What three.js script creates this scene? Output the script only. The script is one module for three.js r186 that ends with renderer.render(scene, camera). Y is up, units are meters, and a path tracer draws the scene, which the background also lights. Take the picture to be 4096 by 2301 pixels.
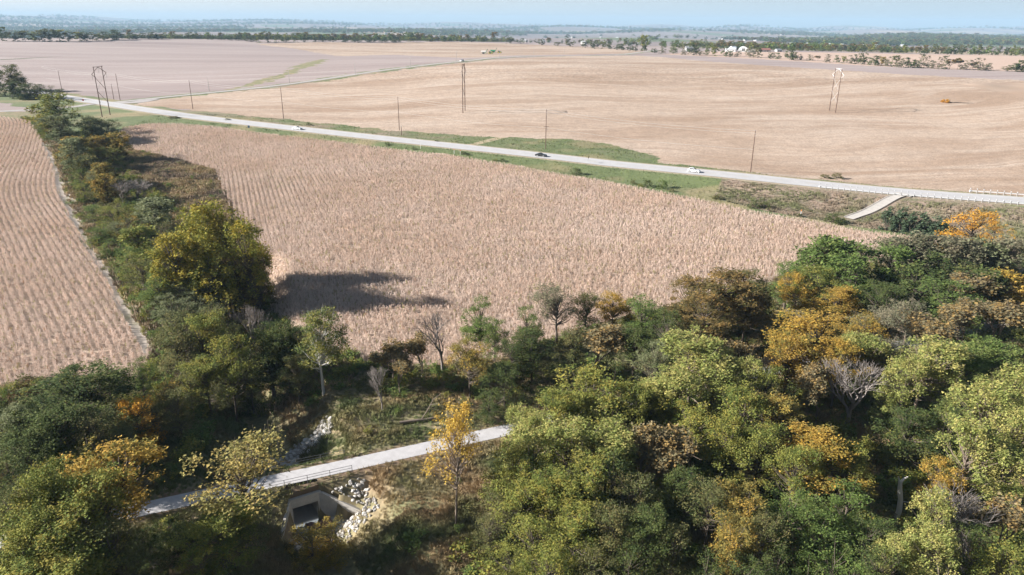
import * as THREE from 'three';
import { mergeGeometries } from 'three/addons/utils/BufferGeometryUtils.js';

const scene = new THREE.Scene();
const R = Math.PI / 180;
const lerp = (a, b, t) => a + (b - a) * t;
// ---------- camera: a drone 60 m above the trail, tilted 20 degrees down ----------
const camera = new THREE.PerspectiveCamera(43.28, 1024 / 575, 1, 40000);
camera.position.set(0, 60, 0);
camera.rotation.order = 'YXZ';
camera.rotation.set(-20 * R, 0, 0.42 * R);
// ---------- renderer, exposure ----------
const renderer = new THREE.WebGLRenderer({ antialias: true });
renderer.toneMapping = THREE.LinearToneMapping;
renderer.toneMappingExposure = 2.7;
renderer.shadowMap.enabled = true;
// ---------- sun: low autumn sun behind the drone's left shoulder ----------
const SUN_AZ = 95 * R, SUN_EL = 24 * R;               // azimuth counted to the left of the view direction
const sunTo = new THREE.Vector3(-Math.sin(SUN_AZ) * Math.cos(SUN_EL), Math.sin(SUN_EL), -Math.cos(SUN_AZ) * Math.cos(SUN_EL));
const sun = new THREE.DirectionalLight(new THREE.Color().setRGB(1, 0.945, 0.885), 5);
sun.position.copy(sunTo).multiplyScalar(900).add(new THREE.Vector3(0, 0, -300));
sun.target.position.set(0, 0, -300);
sun.castShadow = true; sun.shadow.mapSize.set(4096, 4096);
Object.assign(sun.shadow.camera, { left: -400, right: 400, top: 300, bottom: -300, near: 10, far: 2200 });
scene.add(sun, sun.target);
// ---------- sky: clear, hazy near the horizon, brighter round the sun ----------
{
  const W = 256, H = 128, d = new Float32Array(W * H * 4), v = new THREE.Vector3();
  for (let j = 0; j < H; j++) for (let i = 0; i < W; i++) {
    const el = ((j + 0.5) / H - 0.5) * Math.PI, az = ((i + 0.5) / W - 0.5) * 2 * Math.PI;
    v.set(Math.cos(az) * Math.cos(el), Math.sin(el), Math.sin(az) * Math.cos(el));
    const up = Math.max(0, v.y - 0.04), k = Math.pow(1 - up, 8), a = Math.acos(Math.min(1, v.dot(sunTo))) / R;
    const glow = Math.exp(-((a / 62) ** 2));
    const c = [lerp(0.03, 0.21, k), lerp(0.048, 0.245, k), lerp(0.08, 0.266, k)];
    for (let n = 0; n < 3; n++) d[(j * W + i) * 4 + n] = c[n] * (1 + glow * [2.1, 1.3, 0.75][n]) * (v.y < 0 ? 0.5 : 1);
    d[(j * W + i) * 4 + 3] = 1;
  }
  const t = new THREE.DataTexture(d, W, H, THREE.RGBAFormat, THREE.FloatType);
  t.mapping = THREE.EquirectangularReflectionMapping; t.magFilter = t.minFilter = THREE.LinearFilter; t.needsUpdate = true;
  scene.background = t; scene.environment = t;
}
// ---------- air: pale blue autumn haze ----------
scene.fog = new THREE.FogExp2(new THREE.Color().setRGB(0.50, 0.75, 1), 0.000075);

// ---------- chance and noise, all seeded ----------
function dice(seed) { let s = seed >>> 0; return () => { s = (s + 0x6d2b79f5) | 0; let t = Math.imul(s ^ (s >>> 15), 1 | s); t = (t + Math.imul(t ^ (t >>> 7), 61 | t)) ^ t; return ((t ^ (t >>> 14)) >>> 0) / 4294967296; }; }
const hash = (x, y) => { let h = Math.imul(x, 374761393) + Math.imul(y, 668265263) | 0; h = Math.imul(h ^ (h >>> 13), 1274126177); return ((h ^ (h >>> 16)) >>> 0) / 4294967296; };
function noise(x, y) { const i = Math.floor(x), j = Math.floor(y), u = x - i, v = y - j, s = u * u * (3 - 2 * u), t = v * v * (3 - 2 * v); return lerp(lerp(hash(i, j), hash(i + 1, j), s), lerp(hash(i, j + 1), hash(i + 1, j + 1), s), t); }
const fbm = (x, y, n = 3) => { let a = 0.5, s = 0, w = 0; for (let i = 0; i < n; i++) { s += a * noise(x, y); w += a; x = x * 2.03 + 17.1; y = y * 2.03 + 5.7; a *= 0.5; } return s / w; };
const mixc = (a, b, t) => [lerp(a[0], b[0], t), lerp(a[1], b[1], t), lerp(a[2], b[2], t)];
const clamp = (x, a = 0, b = 1) => Math.max(a, Math.min(b, x));
// ---------- rolling ground: heights (m) by compass bearing and distance ----------
const RR = [0, 60, 100, 150, 200, 280, 350, 400, 450, 520, 600, 700, 850, 1000, 1200, 1500, 2000, 3000, 6000, 10000, 14500, 20000, 30000];
const AZ = [-60, -45, -30, -15, 0, 15, 30, 45, 60];
const HL = [0, 0, 0.4, 1.4, 3, 6, 9, 11, 12, 13, 15, 17.5, 21, 25, 29.5, 31.5, 4, 0, -9.3, 10.8, 63.2, 90.8, 85];
const HM = [0, 0, 0.4, 1.4, 3, 6.2, 9.5, 12, 13.5, 16, 19, 22, 22.5, 22.5, 25, 28.5, 6, 0, -13.3, -4.6, 40.7, 53.8, 60];
const HC = [0, 0, 0.4, 1.4, 3, 6.5, 10, 12.5, 15, 18.5, 23, 26.5, 25, 22.5, 21, 26, 8, 0, -14.7, -12.3, 11.7, 32.3, 47.5];
const HN = [0, 0, 0.4, 1.4, 2.8, 6, 8, 10.5, 12.5, 16, 20, 23.5, 23.5, 24, 25, 18, 8, 0, -20, -23.1, -1.2, 23.1, 47.5];
const HR = [0, 0, 0.3, 1, 2, 4.5, 6.5, 8, 9.8, 14, 18.5, 22, 23.5, 26, 25, 15, 12, 5, -20, -29.2, -10.9, 35.4, 60];
const HT = [HL, HL, HL, HM, HC, HN, HR, HR, HR];
const crom = (a, b, c, d, t) => b + 0.5 * t * (c - a + t * (2 * a - 5 * b + 4 * c - d + t * (3 * (b - c) + d - a)));
function column(col, r) {
  let i = 0; while (i < RR.length - 2 && RR[i + 1] < r) i++;
  const t = Math.min(1, (r - RR[i]) / (RR[i + 1] - RR[i])), n = RR.length - 1;
  const b = col[i], c = col[i + 1], h = RR[i + 1] - RR[i];
  const m0 = i > 0 ? (c - col[i - 1]) / (RR[i + 1] - RR[i - 1]) * h : c - b;
  const m1 = i < n - 1 ? (col[i + 2] - b) / (RR[i + 2] - RR[i]) * h : c - b;
  const t2 = t * t, t3 = t2 * t;
  return (2 * t3 - 3 * t2 + 1) * b + (t3 - 2 * t2 + t) * m0 + (3 * t2 - 2 * t3) * c + (t3 - t2) * m1;
}
function baseHeight(x, z) {
  const s = -z, r = Math.hypot(x, s); let a = Math.atan2(x, Math.max(s, 1)) * 180 / Math.PI;
  a = Math.max(-59.9, Math.min(59.9, a));
  const u = (a + 60) / 15, i = Math.floor(u), t = u - i, at = (k) => column(HT[Math.max(0, Math.min(8, k))], r);
  let h = crom(at(i - 1), at(i), at(i + 1), at(i + 2), t);
  if (r > 1600) { const k = Math.min(1, (r - 1600) / 1500); h += k * ((10 + Math.max(0, r - 3000) * 0.0042) * Math.sin(x * 0.0016 + z * 0.0006) * Math.sin(z * 0.0012 + 1.3) + 5 * Math.sin(x * 0.0042 + 2.1 + z * 0.0009)); }
  return h;
}
// ---------- roads, trail and creek as lines on the ground ----------
const HIGHWAY = [[420, -108], [300, -163], [230, -196], [161.3, -228], [118, -249], [69, -275.5], [25.6, -298.5], [-28, -323], [-90, -352], [-128, -369], [-165, -389], [-213, -422], [-246, -447], [-286.5, -475], [-345, -515]];
const GRAVEL = [[-246, -448], [-219.8, -482], [-170.2, -535], [-114.8, -625], [-78.7, -673], [-44.4, -729], [-22, -800], [15, -872], [80, -930], [137.8, -987], [177.3, -1070], [215, -1140]];
const LANE = [[-246, -447], [-256, -434], [-276, -415], [-300, -399], [-360, -365]];
const TRAIL = [[-75, -66], [-52.3, -76.7], [-41.5, -81.4], [-26.4, -87.7], [-12.8, -93.6], [-1.6, -98.5], [14.7, -106], [28.5, -112.3], [44.7, -119], [70, -129], [110, -146]];
const CREEK = [[-70, -170], [-50, -122], [-40, -104], [-33.6, -92.1], [-28.4, -83.6], [-20, -70], [-12, -56], [0, -30]];
function polyline(points, step) {                       // evenly spaced points on a smooth curve through these
  const c = new THREE.CatmullRomCurve3(points.map(([x, z]) => new THREE.Vector3(x, 0, z)), false, 'centripetal');
  return c.getSpacedPoints(Math.round(c.getLength() / step)).map((p) => [p.x, p.z]);
}
function nearest(line, x, z) {                          // [distance, side (+ is towards the trail), place along the line]
  let best = 1e9, side = 0, at = 0;
  for (let i = 0; i < line.length - 1; i++) {
    const [ax, az] = line[i], dx = line[i + 1][0] - ax, dz = line[i + 1][1] - az, t = Math.max(0, Math.min(1, ((x - ax) * dx + (z - az) * dz) / (dx * dx + dz * dz)));
    const ex = x - ax - dx * t, ez = z - az - dz * t, d = ex * ex + ez * ez;
    if (d < best) { best = d; side = Math.sign(dz * ex - dx * ez); at = i + t; }
  }
  return [Math.sqrt(best), side, at];
}
const highwayLine = polyline(HIGHWAY, 12), gravelLine = polyline(GRAVEL, 16), laneLine = polyline(LANE, 12), trailLine = polyline(TRAIL, 5), creekLine = polyline(CREEK, 6);
const embankment = (x) => 0.5 + 3.2 * Math.min(1, Math.max(0, (x - 40) / 120));
const highwayY = highwayLine.map(([x, z]) => baseHeight(x, z) + embankment(x)), gravelY = gravelLine.map(([x, z]) => baseHeight(x, z) + 0.3);
const along = (ys, at) => { const i = Math.min(ys.length - 2, Math.floor(at)); return ys[i] + (ys[i + 1] - ys[i]) * (at - i); };
const ease = (a, b, x) => { const t = Math.max(0, Math.min(1, (x - a) / (b - a))); return t * t * (3 - 2 * t); };
function groundHeight(x, z) {
  let h = baseHeight(x, z);
  if (z > -560 && z < -90 && x > -370 && x < 430) {
    const [d, , at] = nearest(highwayLine, x, z);
    if (d < 40) { const y = along(highwayY, at) - 0.08; h = lerp(y, h, ease(7.5, 16 + Math.abs(y - h) * 2.6, d)); }
  }
  if (z < -430 && z > -1150 && x > -260 && x < 240) {
    const [d, , at] = nearest(gravelLine, x, z);
    if (d < 14) h = lerp(along(gravelY, at) - 0.08, h, ease(4, 12, d));
  }
  if (z > -190 && z < -20 && x > -90 && x < 120) {
    const [d, side] = nearest(trailLine, x, z), [c] = nearest(creekLine, x, z);
    const channel = -5.2 + Math.max(0, c - 1.7) * 0.62;
    const bank = 0.26 - Math.max(0, d - 2.6) * 0.74;
    const low = Math.min(h, Math.max(channel, -5.2));
    // the culvert mouth: x along its headwall, y out of its opening
    const mx = (x + 28.24) * 0.853 - (z + 83.41) * 0.523, my = (x + 28.24) * 0.523 + (z + 83.41) * 0.853;
    const mouth = my > -0.15 && my < 9 && mx < 2.05 + Math.min(my, 4.6) * 1.08 - Math.max(0, my - 4.6) * 0.6 && mx > -2.05 - Math.min(my, 4) * 0.6 - Math.max(0, my - 4) * 0.1;
    if (mouth) h = Math.min(Math.max(h, low), -5.25 + Math.max(0, Math.abs(mx) - 2.2) * lerp(0.25, 0.66, ease(3, 5.5, my)));
    else h = d < 2.6 ? 0.26 : Math.max(low, Math.min(0.26, bank));
  }
  return h;
}
// ---------- where things stand, in metres ----------
const FIELDS = {
  cornA: [[-179.4,-328.8],[-188.2,-354.9],[-182.3,-366.8],[-169.1,-368.4],[-147.5,-361],[-121.8,-347.6],[-85.1,-331.9],[-66.2,-322.5],[-44.5,-311.3],[-26.4,-303.8],[-0.4,-287.6],[18.5,-272.1],[31.5,-264.4],[48.4,-250.4],[63,-238.4],[75.8,-225.7],[80.3,-222.6],[91.4,-216.2],[101.7,-207],[111.2,-202.4],[122.9,-197.5],[103.7,-185.6],[79.5,-175.4],[56.5,-162.3],[39.1,-151],[21.2,-141.2],[7.6,-131.2],[-2.2,-123.3],[-13.5,-120.1],[-27.6,-121.8],[-33.6,-125.8],[-42.8,-134.9],[-53.5,-150.4],[-59.6,-162],[-65.7,-177.3],[-71,-190.5],[-85.8,-216.4],[-98.7,-242.7],[-112.7,-272.8],[-135.5,-290.7],[-158.5,-305.2]],
  cornL: [[-367.1,-394.8],[-287.6,-395.3],[-268.1,-385.9],[-244,-372.2],[-204.9,-318.1],[-190.2,-298.5],[-167.2,-265.2],[-149.8,-237.9],[-129.3,-208.5],[-113.5,-187],[-97.4,-165.9],[-85.6,-148.7],[-75.8,-136],[-67.4,-123.6],[-65.1,-113.8],[-71.8,-113.5],[-82.1,-113.1],[-87,-110.2],[-98.7,-108.8],[-134.3,-120]],
  stubble: [[-226.3,-444.5],[-181,-419.7],[-137.7,-395.5],[-114.4,-384.6],[-57.7,-358.8],[-13.5,-346.1],[-0.5,-344.5],[32,-342.1],[40.7,-336.3],[54.2,-320.6],[70.3,-303.3],[84.7,-295],[100,-262],[130,-247],[161,-231],[230,-200],[330,-152],[470,-90],[480.4,-526.2],[391.1,-577.3],[323.4,-636.7],[246.9,-735.4],[202.7,-825.9],[158.6,-961.1],[74.6,-925.3],[1.4,-813.3],[-23.3,-747.9],[-42.7,-702],[-77,-657.2],[-112.6,-612.8],[-141.7,-564.8],[-167.2,-525.1],[-192.4,-498.4],[-215.8,-475.3],[-224.5,-459.8]],
  strip: [[158.6,-961.1],[202.7,-825.9],[246.9,-735.4],[323.4,-636.7],[391.1,-577.3],[480.4,-526.2],[552.1,-607.1],[451,-668.3],[429.2,-686.9],[367.4,-725.4],[289.1,-863.8],[194.2,-1003.9]],
  pinkR: [[194.2,-1003.9],[289.1,-863.8],[367.4,-725.4],[429.2,-686.9],[451,-668.3],[552.1,-607.1],[760,-900],[640,-1010],[510.8,-1007.8],[427.8,-1048],[331.3,-1069.4],[264.6,-1083.1]],
  stubbleFar: [[-402.3,-1192],[-307.1,-1082.6],[-204.6,-897.6],[-148.6,-954.2],[-52.5,-815.7],[-26.5,-850.2],[-1.5,-925.1],[79.9,-992.7],[143,-1024.3],[197.2,-1103.6],[149.8,-1326.9],[-3.3,-1399],[-119.9,-1437.5],[-241.3,-1329.6],[-326.8,-1323.9],[-389.5,-1246.8]],
  waterway: [[-197.5,-512.2],[-186.6,-543.4],[-180.2,-600.4],[-183.1,-639.6],[-184.1,-701.6],[-197.5,-811.7],[-207.5,-823.7],[-207.3,-752.8],[-196.9,-673.2],[-190,-620],[-194.5,-567.4]],
  darkline: [[-510.7,-753.5],[-499.6,-771.2],[-494.3,-787.5],[-484,-814.4],[-498.1,-793.7],[-505.1,-780.1],[-516.3,-761.9]],
  drytop: [[79.3,-269.3],[103.7,-259.3],[130.8,-241.5],[157.8,-219],[194.5,-199.3],[168.9,-168.8],[138.2,-187.5],[125.2,-201.3],[103.7,-211.3],[81.8,-226.6],[67.6,-241]],
  waste: [[-164.9,-313],[-137.6,-295.3],[-113.8,-277.2],[-97.9,-241.4],[-79,-210.5],[-72.6,-193],[-96.5,-210.5],[-123.9,-243.9],[-154,-283.4]],
};
const TRACK = [[-202.5,-316.1],[-194.1,-304.8],[-170.7,-271],[-152.8,-242.9],[-131.8,-212.6],[-115.6,-190.6],[-99.1,-169],[-87.5,-152.2],[-76.9,-137.9],[-68.2,-125.8]];
// x, z, height, crown radius, kind
const TREES = [
  [-209.2,-339.4,17,10.5,"YG"], [-193.2,-312.2,12,6.7,"SG"], [-184,-319.2,11,6.7,"SG"], [-185.3,-325.1,9,5,"DG"], [-181.4,-328.8,8.3,5,"DG"], [-176.9,-322.6,7,3.7,"DG"], [-169.4,-280,10,5.6,"YO"], [-163.1,-285.2,9.2,5.6,"YO"],
  [-156.7,-287.3,10.4,5.6,"YO"], [-163,-270.2,11,5.2,"SG"], [-154.2,-271.3,8,4.5,"YG"], [-151.4,-274.3,7.4,4.5,"YG"], [-145.8,-247.2,10,5.4,"OL"], [-153.8,-281.6,4,2.2,"OL"], [-152,-284.1,3.7,2.2,"OL"], [-338.1,-505.5,16,8.7,"OL"],
  [-329.3,-475.8,9,5,"DG"], [-321.4,-482.6,8.3,5,"DG"], [-313.7,-466.5,9,5,"DG"], [-306.2,-473,8.3,5,"DG"], [-302.2,-461.5,9,5,"DG"], [-296,-467,8.3,5,"DG"], [-296.3,-463.9,8,4.5,"OL"], [-290.2,-469.2,7.4,4.5,"OL"],
  [-285.1,-455.7,7,3.9,"DG"], [-280.3,-460.1,6.4,3.9,"DG"], [-144.2,-240.8,7,4.4,"BG"], [-137.5,-234.9,8,3,"SG"], [-138.3,-242.1,9,4.6,"YO"], [-129,-227,9,3.8,"YO"], [-123.8,-224.7,8,4.5,"BA"], [-120.7,-227.8,7.4,4.5,"BA"],
  [-136.8,-227,6,3.3,"YG"], [-109.6,-187.4,6,3.2,"BG"], [-122.1,-204.9,5,3.2,"BG"], [-111.1,-195,8,4.5,"YG"], [-101.1,-199.3,9,5.8,"SG"], [-104.4,-189.6,8,4.1,"YO"], [-110.4,-185.6,5,2.9,"BG"], [-103.4,-177.5,4.5,2.6,"BG"],
  [-91.4,-163.4,7,3.8,"BG"], [-92.2,-171.9,9,5.7,"YG"], [-87.9,-159.6,7,3.5,"YG"], [-115.6,-206.8,7,3.4,"YG"], [-104.7,-187.1,6,3.6,"SG"], [-82.1,-151.7,8,3.9,"OL"], [-82.2,-156.9,9,4,"YG"], [-91.3,-181.5,8,4.1,"OL"],
  [-66.2,-162.3,26,7.1,"YC"], [-70.1,-153.7,23,5.5,"YC"], [-56.5,-147.4,24,4.3,"YC"], [-70.1,-143.6,19,4.9,"YC"], [-63.1,-144.9,22,5.6,"YC"], [-71,-160.2,24,4.3,"YC"], [-60.6,-153.4,17,6.2,"BR"], [-63.8,-152.5,17,5.7,"YC"],
  [-69,-146.6,15,5.5,"YC"], [-55.5,-148.8,15,3.6,"BR"], [-73.9,-142,9,4,"BG"], [-68.8,-144.3,10,5,"SG"], [-65.3,-142.8,10,4.2,"SG"], [-67.1,-159.3,10,3.4,"YG"], [-66.6,-132.3,9,3.9,"SG"], [-56,-125.4,14,4,"OL"],
  [-57.3,-116.2,13,4.2,"OL"], [-53,-113.4,15,3.7,"YG"], [-56.5,-111.5,10,4.4,"OL"], [-52.7,-132.4,13,4.8,"BA"], [-46.6,-108,15,3.9,"YG"], [-42.9,-115.8,15,3.8,"DG"], [-39.3,-114.8,14,3.3,"DG"], [-32.2,-110.7,15,4.3,"PO"],
  [-37.9,-116.1,11,3.3,"DG"], [-49.3,-104.8,10,3.6,"YG"], [-51.1,-102.7,8,3.2,"OL"], [-45.5,-112.7,11,3.6,"OL"], [-41.8,-114.2,10,3.6,"DG"], [-36.7,-111.1,9,3.1,"OL"], [-62.8,-93.4,12,6.7,"DG"], [-65.2,-87.8,11,4.1,"DG"],
  [-66.4,-84.6,11,3.1,"SG"], [-63.8,-102.2,8,2.7,"OL"], [-59.3,-104,9,2,"BG"], [-54.5,-92.6,8,3.1,"OR"], [-53.5,-99,8,3.1,"YO"], [-49.8,-95.4,8,3,"OL"], [-60.4,-83.7,11,5.3,"DG"], [-61.6,-79.6,10,3.9,"DG"],
  [-56.4,-85.6,10,4,"OL"], [-55.7,-90.2,6,3.5,"DG"], [-53.7,-96.1,5,2.8,"OL"], [-52.5,-98.3,4.6,2.8,"OL"], [-62,-76.7,9,3,"DG"], [-50.7,-108.2,5,2.8,"OL"], [-48.9,-110.5,4.6,2.8,"OL"], [-48.1,-112.4,5,2.8,"DG"],
  [-46.9,-114.3,4.6,2.8,"DG"], [-46.2,-71.9,14,4.9,"GO"], [-50.3,-65.3,15,3.4,"YG"], [-48,-65.4,14,3.2,"YG"], [-44.7,-65.5,14,4.3,"YG"], [-49.5,-61.4,13,4,"YG"], [-45.2,-62.1,13,4.7,"YG"], [-48.4,-58.4,12,3.9,"YG"],
  [-42.2,-61.9,11,3.4,"OL"], [-44.6,-58.5,11,4.2,"YG"], [-40.3,-60.7,8,2.9,"OL"], [-42.5,-59.5,8,3,"YG"], [-52.3,-63.6,14,2.6,"OL"], [-31.5,-71.4,15,5.6,"SP"], [-32.4,-66.6,9,4.1,"YG"], [-31.6,-70.1,6,3.1,"OL"],
  [-33.5,-63.8,7,2.9,"YG"], [16.7,-89.4,12,3.4,"YG"], [1.6,-87.9,10,2.8,"YB"], [3.4,-85.1,11,2.7,"YB"], [58.1,-107.7,12,4,"YB"], [63.9,-109.9,11,3.7,"SA"], [13.3,-88.4,11,3.1,"YB"], [59,-107.5,10,2.9,"SB"],
  [35.7,-99.5,12,2.9,"YB"], [38.4,-98.2,11,2.9,"YG"], [21.6,-94.2,11,3,"YB"], [-25,-74.4,5.5,3.1,"YO"], [-23,-76.5,5.1,3.1,"YO"], [-42.7,-69.2,4,2.2,"DG"], [-41.1,-71.6,3.7,2.2,"DG"], [-39.3,-69.8,4,2.2,"DG"],
  [-38.3,-71.8,3.7,2.2,"DG"], [-42.4,-65.7,4,2.2,"DG"], [-41.5,-67.7,3.7,2.2,"DG"], [-6.9,-76,16.5,3,"YL"], [-6.1,-126,11,3.4,"BG"], [-12.3,-117.2,12,3.9,"BA"], [-15.7,-115.2,8,2.8,"SB"], [-20.6,-113.5,8,3,"SB"],
  [-19,-109.5,7,2.6,"SB"], [-20.9,-103.9,8,1.9,"BA"], [-7,-108.3,10,3.3,"YO"], [-3.1,-121.8,9,2.6,"BG"], [3.1,-125.5,10,2.5,"BG"], [8.7,-128,13,4.8,"SA"], [14.3,-130.2,10,3.4,"OL"], [20.2,-134.2,9,3.5,"GO"],
  [3.6,-114.5,10,3.7,"DG"], [0.2,-113.3,9,3.4,"DG"], [-1.1,-105.5,7,3.5,"DG"], [-3.5,-101.9,5,2.8,"DG"], [14.8,-117.1,10,5.3,"SB"], [10.5,-115.1,9,3.5,"OL"], [24.9,-128,11,4.7,"BG"], [28.2,-122,11,3.4,"DG"],
  [35.5,-135.3,12,4.7,"BR"], [42.3,-135,13,7.8,"BR"], [36.4,-126.4,12,5.1,"BR"], [49.6,-140.2,12,3.8,"DG"], [45.5,-130.7,12,4.8,"BR"], [21.4,-114.7,10,3.9,"DG"], [59.9,-148.4,11,4.4,"BG"], [60,-143.2,10,3.7,"GO"],
  [72.6,-159.3,12,6.7,"BG"], [75.8,-159.3,11,6.7,"BG"], [63.8,-143,11,4.5,"YG"], [75,-149.7,11,5.2,"BG"], [64.6,-134.7,10,4.5,"GO"], [86.3,-157.3,11,4.7,"BG"], [94.4,-172.8,9,5.6,"SA"], [99.2,-171.5,10,5.6,"SA"],
  [105.4,-169.3,9.2,5.6,"SA"], [98.3,-169.6,9,5,"SA"], [100.3,-169.9,8.3,5,"SA"], [107.3,-167.9,10,5.6,"SA"], [109.7,-167.8,9.2,5.6,"SA"], [114.4,-168.5,9,5,"SG"], [117.1,-168.2,8.3,5,"SG"], [115.5,-176.5,14,6.6,"OR"],
  [130.1,-188.9,8,3.9,"OR"], [118.9,-166.2,10,5.3,"SA"], [98.5,-158.6,9,5,"DG"], [103,-157.3,8.3,5,"DG"], [86.3,-146.3,10,5.8,"DG"], [75,-136.7,10,5.4,"DG"], [99.5,-144.4,10,6,"DG"], [10.9,-91.8,13,5.9,"YG"],
  [15.2,-90.5,12,3.5,"YG"], [6.2,-88.7,12,3.3,"YG"], [7.8,-80.7,12,4.7,"YB"], [2.7,-79.3,11,3.8,"YB"], [0.2,-76.4,10,3.2,"YG"], [12.5,-81.3,11,3.7,"YB"], [28.4,-102.4,14,6.6,"YB"], [23,-105.9,12,2.7,"SG"],
  [23.1,-94.1,13,4.4,"YB"], [30,-96.1,12,4,"YB"], [19.9,-91.3,11,3.8,"YG"], [36.6,-104.3,11,3.6,"SB"], [40.4,-105.6,9,3,"BA"], [17.4,-83.3,11,3.5,"SB"], [21.1,-80.9,11,3.3,"SB"], [24.9,-86.4,11,3.9,"YG"],
  [31.9,-87.2,13,4.7,"YG"], [36.6,-88,12,4.1,"YO"], [28.1,-82.4,11,3.6,"YG"], [32.4,-81.5,11,3.6,"YG"], [51.6,-112.9,13,7.1,"GO"], [45.5,-107.5,12,3.7,"GO"], [52.9,-106.1,12,3.8,"GO"], [52.7,-99.7,12,5.9,"BA"],
  [48.4,-100.3,10,3.3,"SB"], [67.3,-121,11,5.1,"SA"], [63,-120.6,10,4.1,"YO"], [75.2,-126.8,11,4.8,"SA"], [88.2,-136.7,12,6.3,"BG"], [96.2,-141.2,12,6.2,"SB"], [104.5,-144.3,11,5.7,"GO"], [75.9,-120.7,10,4.5,"SB"],
  [83.9,-123.9,11,4.7,"SB"], [91.7,-125.8,11,5.4,"SB"], [64.4,-102.2,14,5.5,"YB"], [59.6,-98.4,13,3.3,"YB"], [71.8,-105.4,11,5.2,"BG"], [78.4,-106.9,11,5.1,"BG"], [74.7,-96.5,12,4,"YB"], [65.5,-88.1,14,4.8,"YB"],
  [65.8,-83.3,13,3.4,"YB"], [57.4,-78.1,14,3.4,"YB"], [61.2,-88.9,11,3.9,"DG"], [56.2,-89.1,9,4.1,"DG"], [61.3,-77.1,11,3.6,"YB"], [40,-79.9,11,5.1,"GO"], [42.1,-78.6,10,3.4,"YG"], [35.4,-76.9,11,3.2,"YG"],
  [53.7,-77.5,9,2.5,"GO"], [48,-68.6,11,2.4,"YB"], [41.3,-63.4,9,2,"YB"], [45.3,-63.5,10,2.8,"YB"], [39.6,-71.4,9,3.7,"BG"], [34.8,-67.4,9,3.2,"BG"], [40.3,-67.3,8,3.1,"DG"], [35,-63.4,8,3.1,"BG"],
  [39.1,-62.2,8,3.2,"DG"], [32.4,-69.6,10,2.9,"BG"], [52.8,-67.5,10,4.6,"BA"], [50.9,-68.1,8,2.9,"BA"], [57,-69.6,9,3.1,"SB"], [51.1,-65.4,8,3.4,"DG"], [53.1,-62.5,8,3,"YG"], [44.8,-60.4,8,2.7,"YB"],
  [26.6,-69.9,10,2.8,"YO"], [24.4,-65.2,9,2.7,"YO"], [28.3,-66.6,9,2.4,"OL"], [28.5,-62.7,8,2.6,"DG"], [23.2,-71,10,3.1,"OL"], [21.2,-74.1,10,2.9,"DG"], [12.8,-75.8,11,3,"DG"], [9.2,-73.7,11,3.6,"YG"],
  [14.7,-72.4,10,3,"OL"], [5.4,-73.1,10,3.2,"YG"], [1.7,-72.1,9,3.4,"YG"], [-1.6,-74.1,7,2.8,"OL"], [-2.5,-70.2,6,2.1,"OL"], [2.5,-67,8,2.9,"YG"], [7.4,-67.8,9,3.5,"YG"], [11.3,-67.1,9,3,"OL"],
  [15.7,-67.2,9,2.9,"DG"], [18.2,-65.8,8,2.6,"OL"], [-0.1,-64.2,7,2.3,"YG"], [4.1,-63,7,2.7,"YG"], [8.8,-63.7,7,2.9,"OL"], [13,-63.1,7,2.7,"DG"], [21,-62.6,7,2.8,"DG"], [25,-62,7,2.8,"DG"],
  [31.5,-61.5,7,2.9,"BG"], [35.8,-60.9,7,2.9,"BG"],
];
const SHRUBS = [
  [-55.3,-322.4,1.6,1.27,"DG"], [-42.7,-314.6,1.2,1.06,"DG"], [-21,-306.1,1.2,1.71,"DG"], [-19,-303.8,1.2,1.02,"DG"], [-7.3,-295.4,1.3,1.15,"YG"], [-4.4,-294.1,1.6,1.31,"DG"], [-34.9,-333.2,1,0.93,"DG"], [23.9,-274.2,3,2.31,"DG"],
  [43.5,-259.7,1.8,1.18,"OL"], [48.1,-256.4,3,2.05,"DG"], [45.7,-255.7,1.6,1.16,"YG"], [53,-254.8,3.3,2.48,"BG"], [55.7,-250,1.2,1.15,"OL"], [69.2,-240.1,2,1.68,"OL"], [78.6,-230.5,2.8,2.19,"DG"], [81.9,-229.8,2.6,1.92,"DG"],
  [89.6,-221.4,1.2,1.35,"DG"], [98,-215.5,3.6,2.67,"DG"], [100,-214.4,2.4,1.87,"DG"], [111.2,-208.7,7.2,3.07,"CE"], [113.7,-206,7.8,3.32,"CE"], [115.6,-203.4,7.2,3.3,"CE"], [118.2,-202.3,7.7,3.31,"CE"], [120.7,-200.4,7.2,3.3,"CE"],
  [122.6,-198.9,6.5,3.03,"CE"], [124.7,-198.1,4.3,2.51,"CE"], [118.7,-273.8,1.6,2.33,"OL"], [123.1,-273.4,2.4,2.34,"OL"], [-103,-371,1.8,1.49,"DG"], [-140.6,-358.8,0.9,1.28,"DG"], [-148.1,-381.3,1,1.81,"OL"], [-177.8,-385.8,1.2,3.28,"OL"],
];
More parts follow.
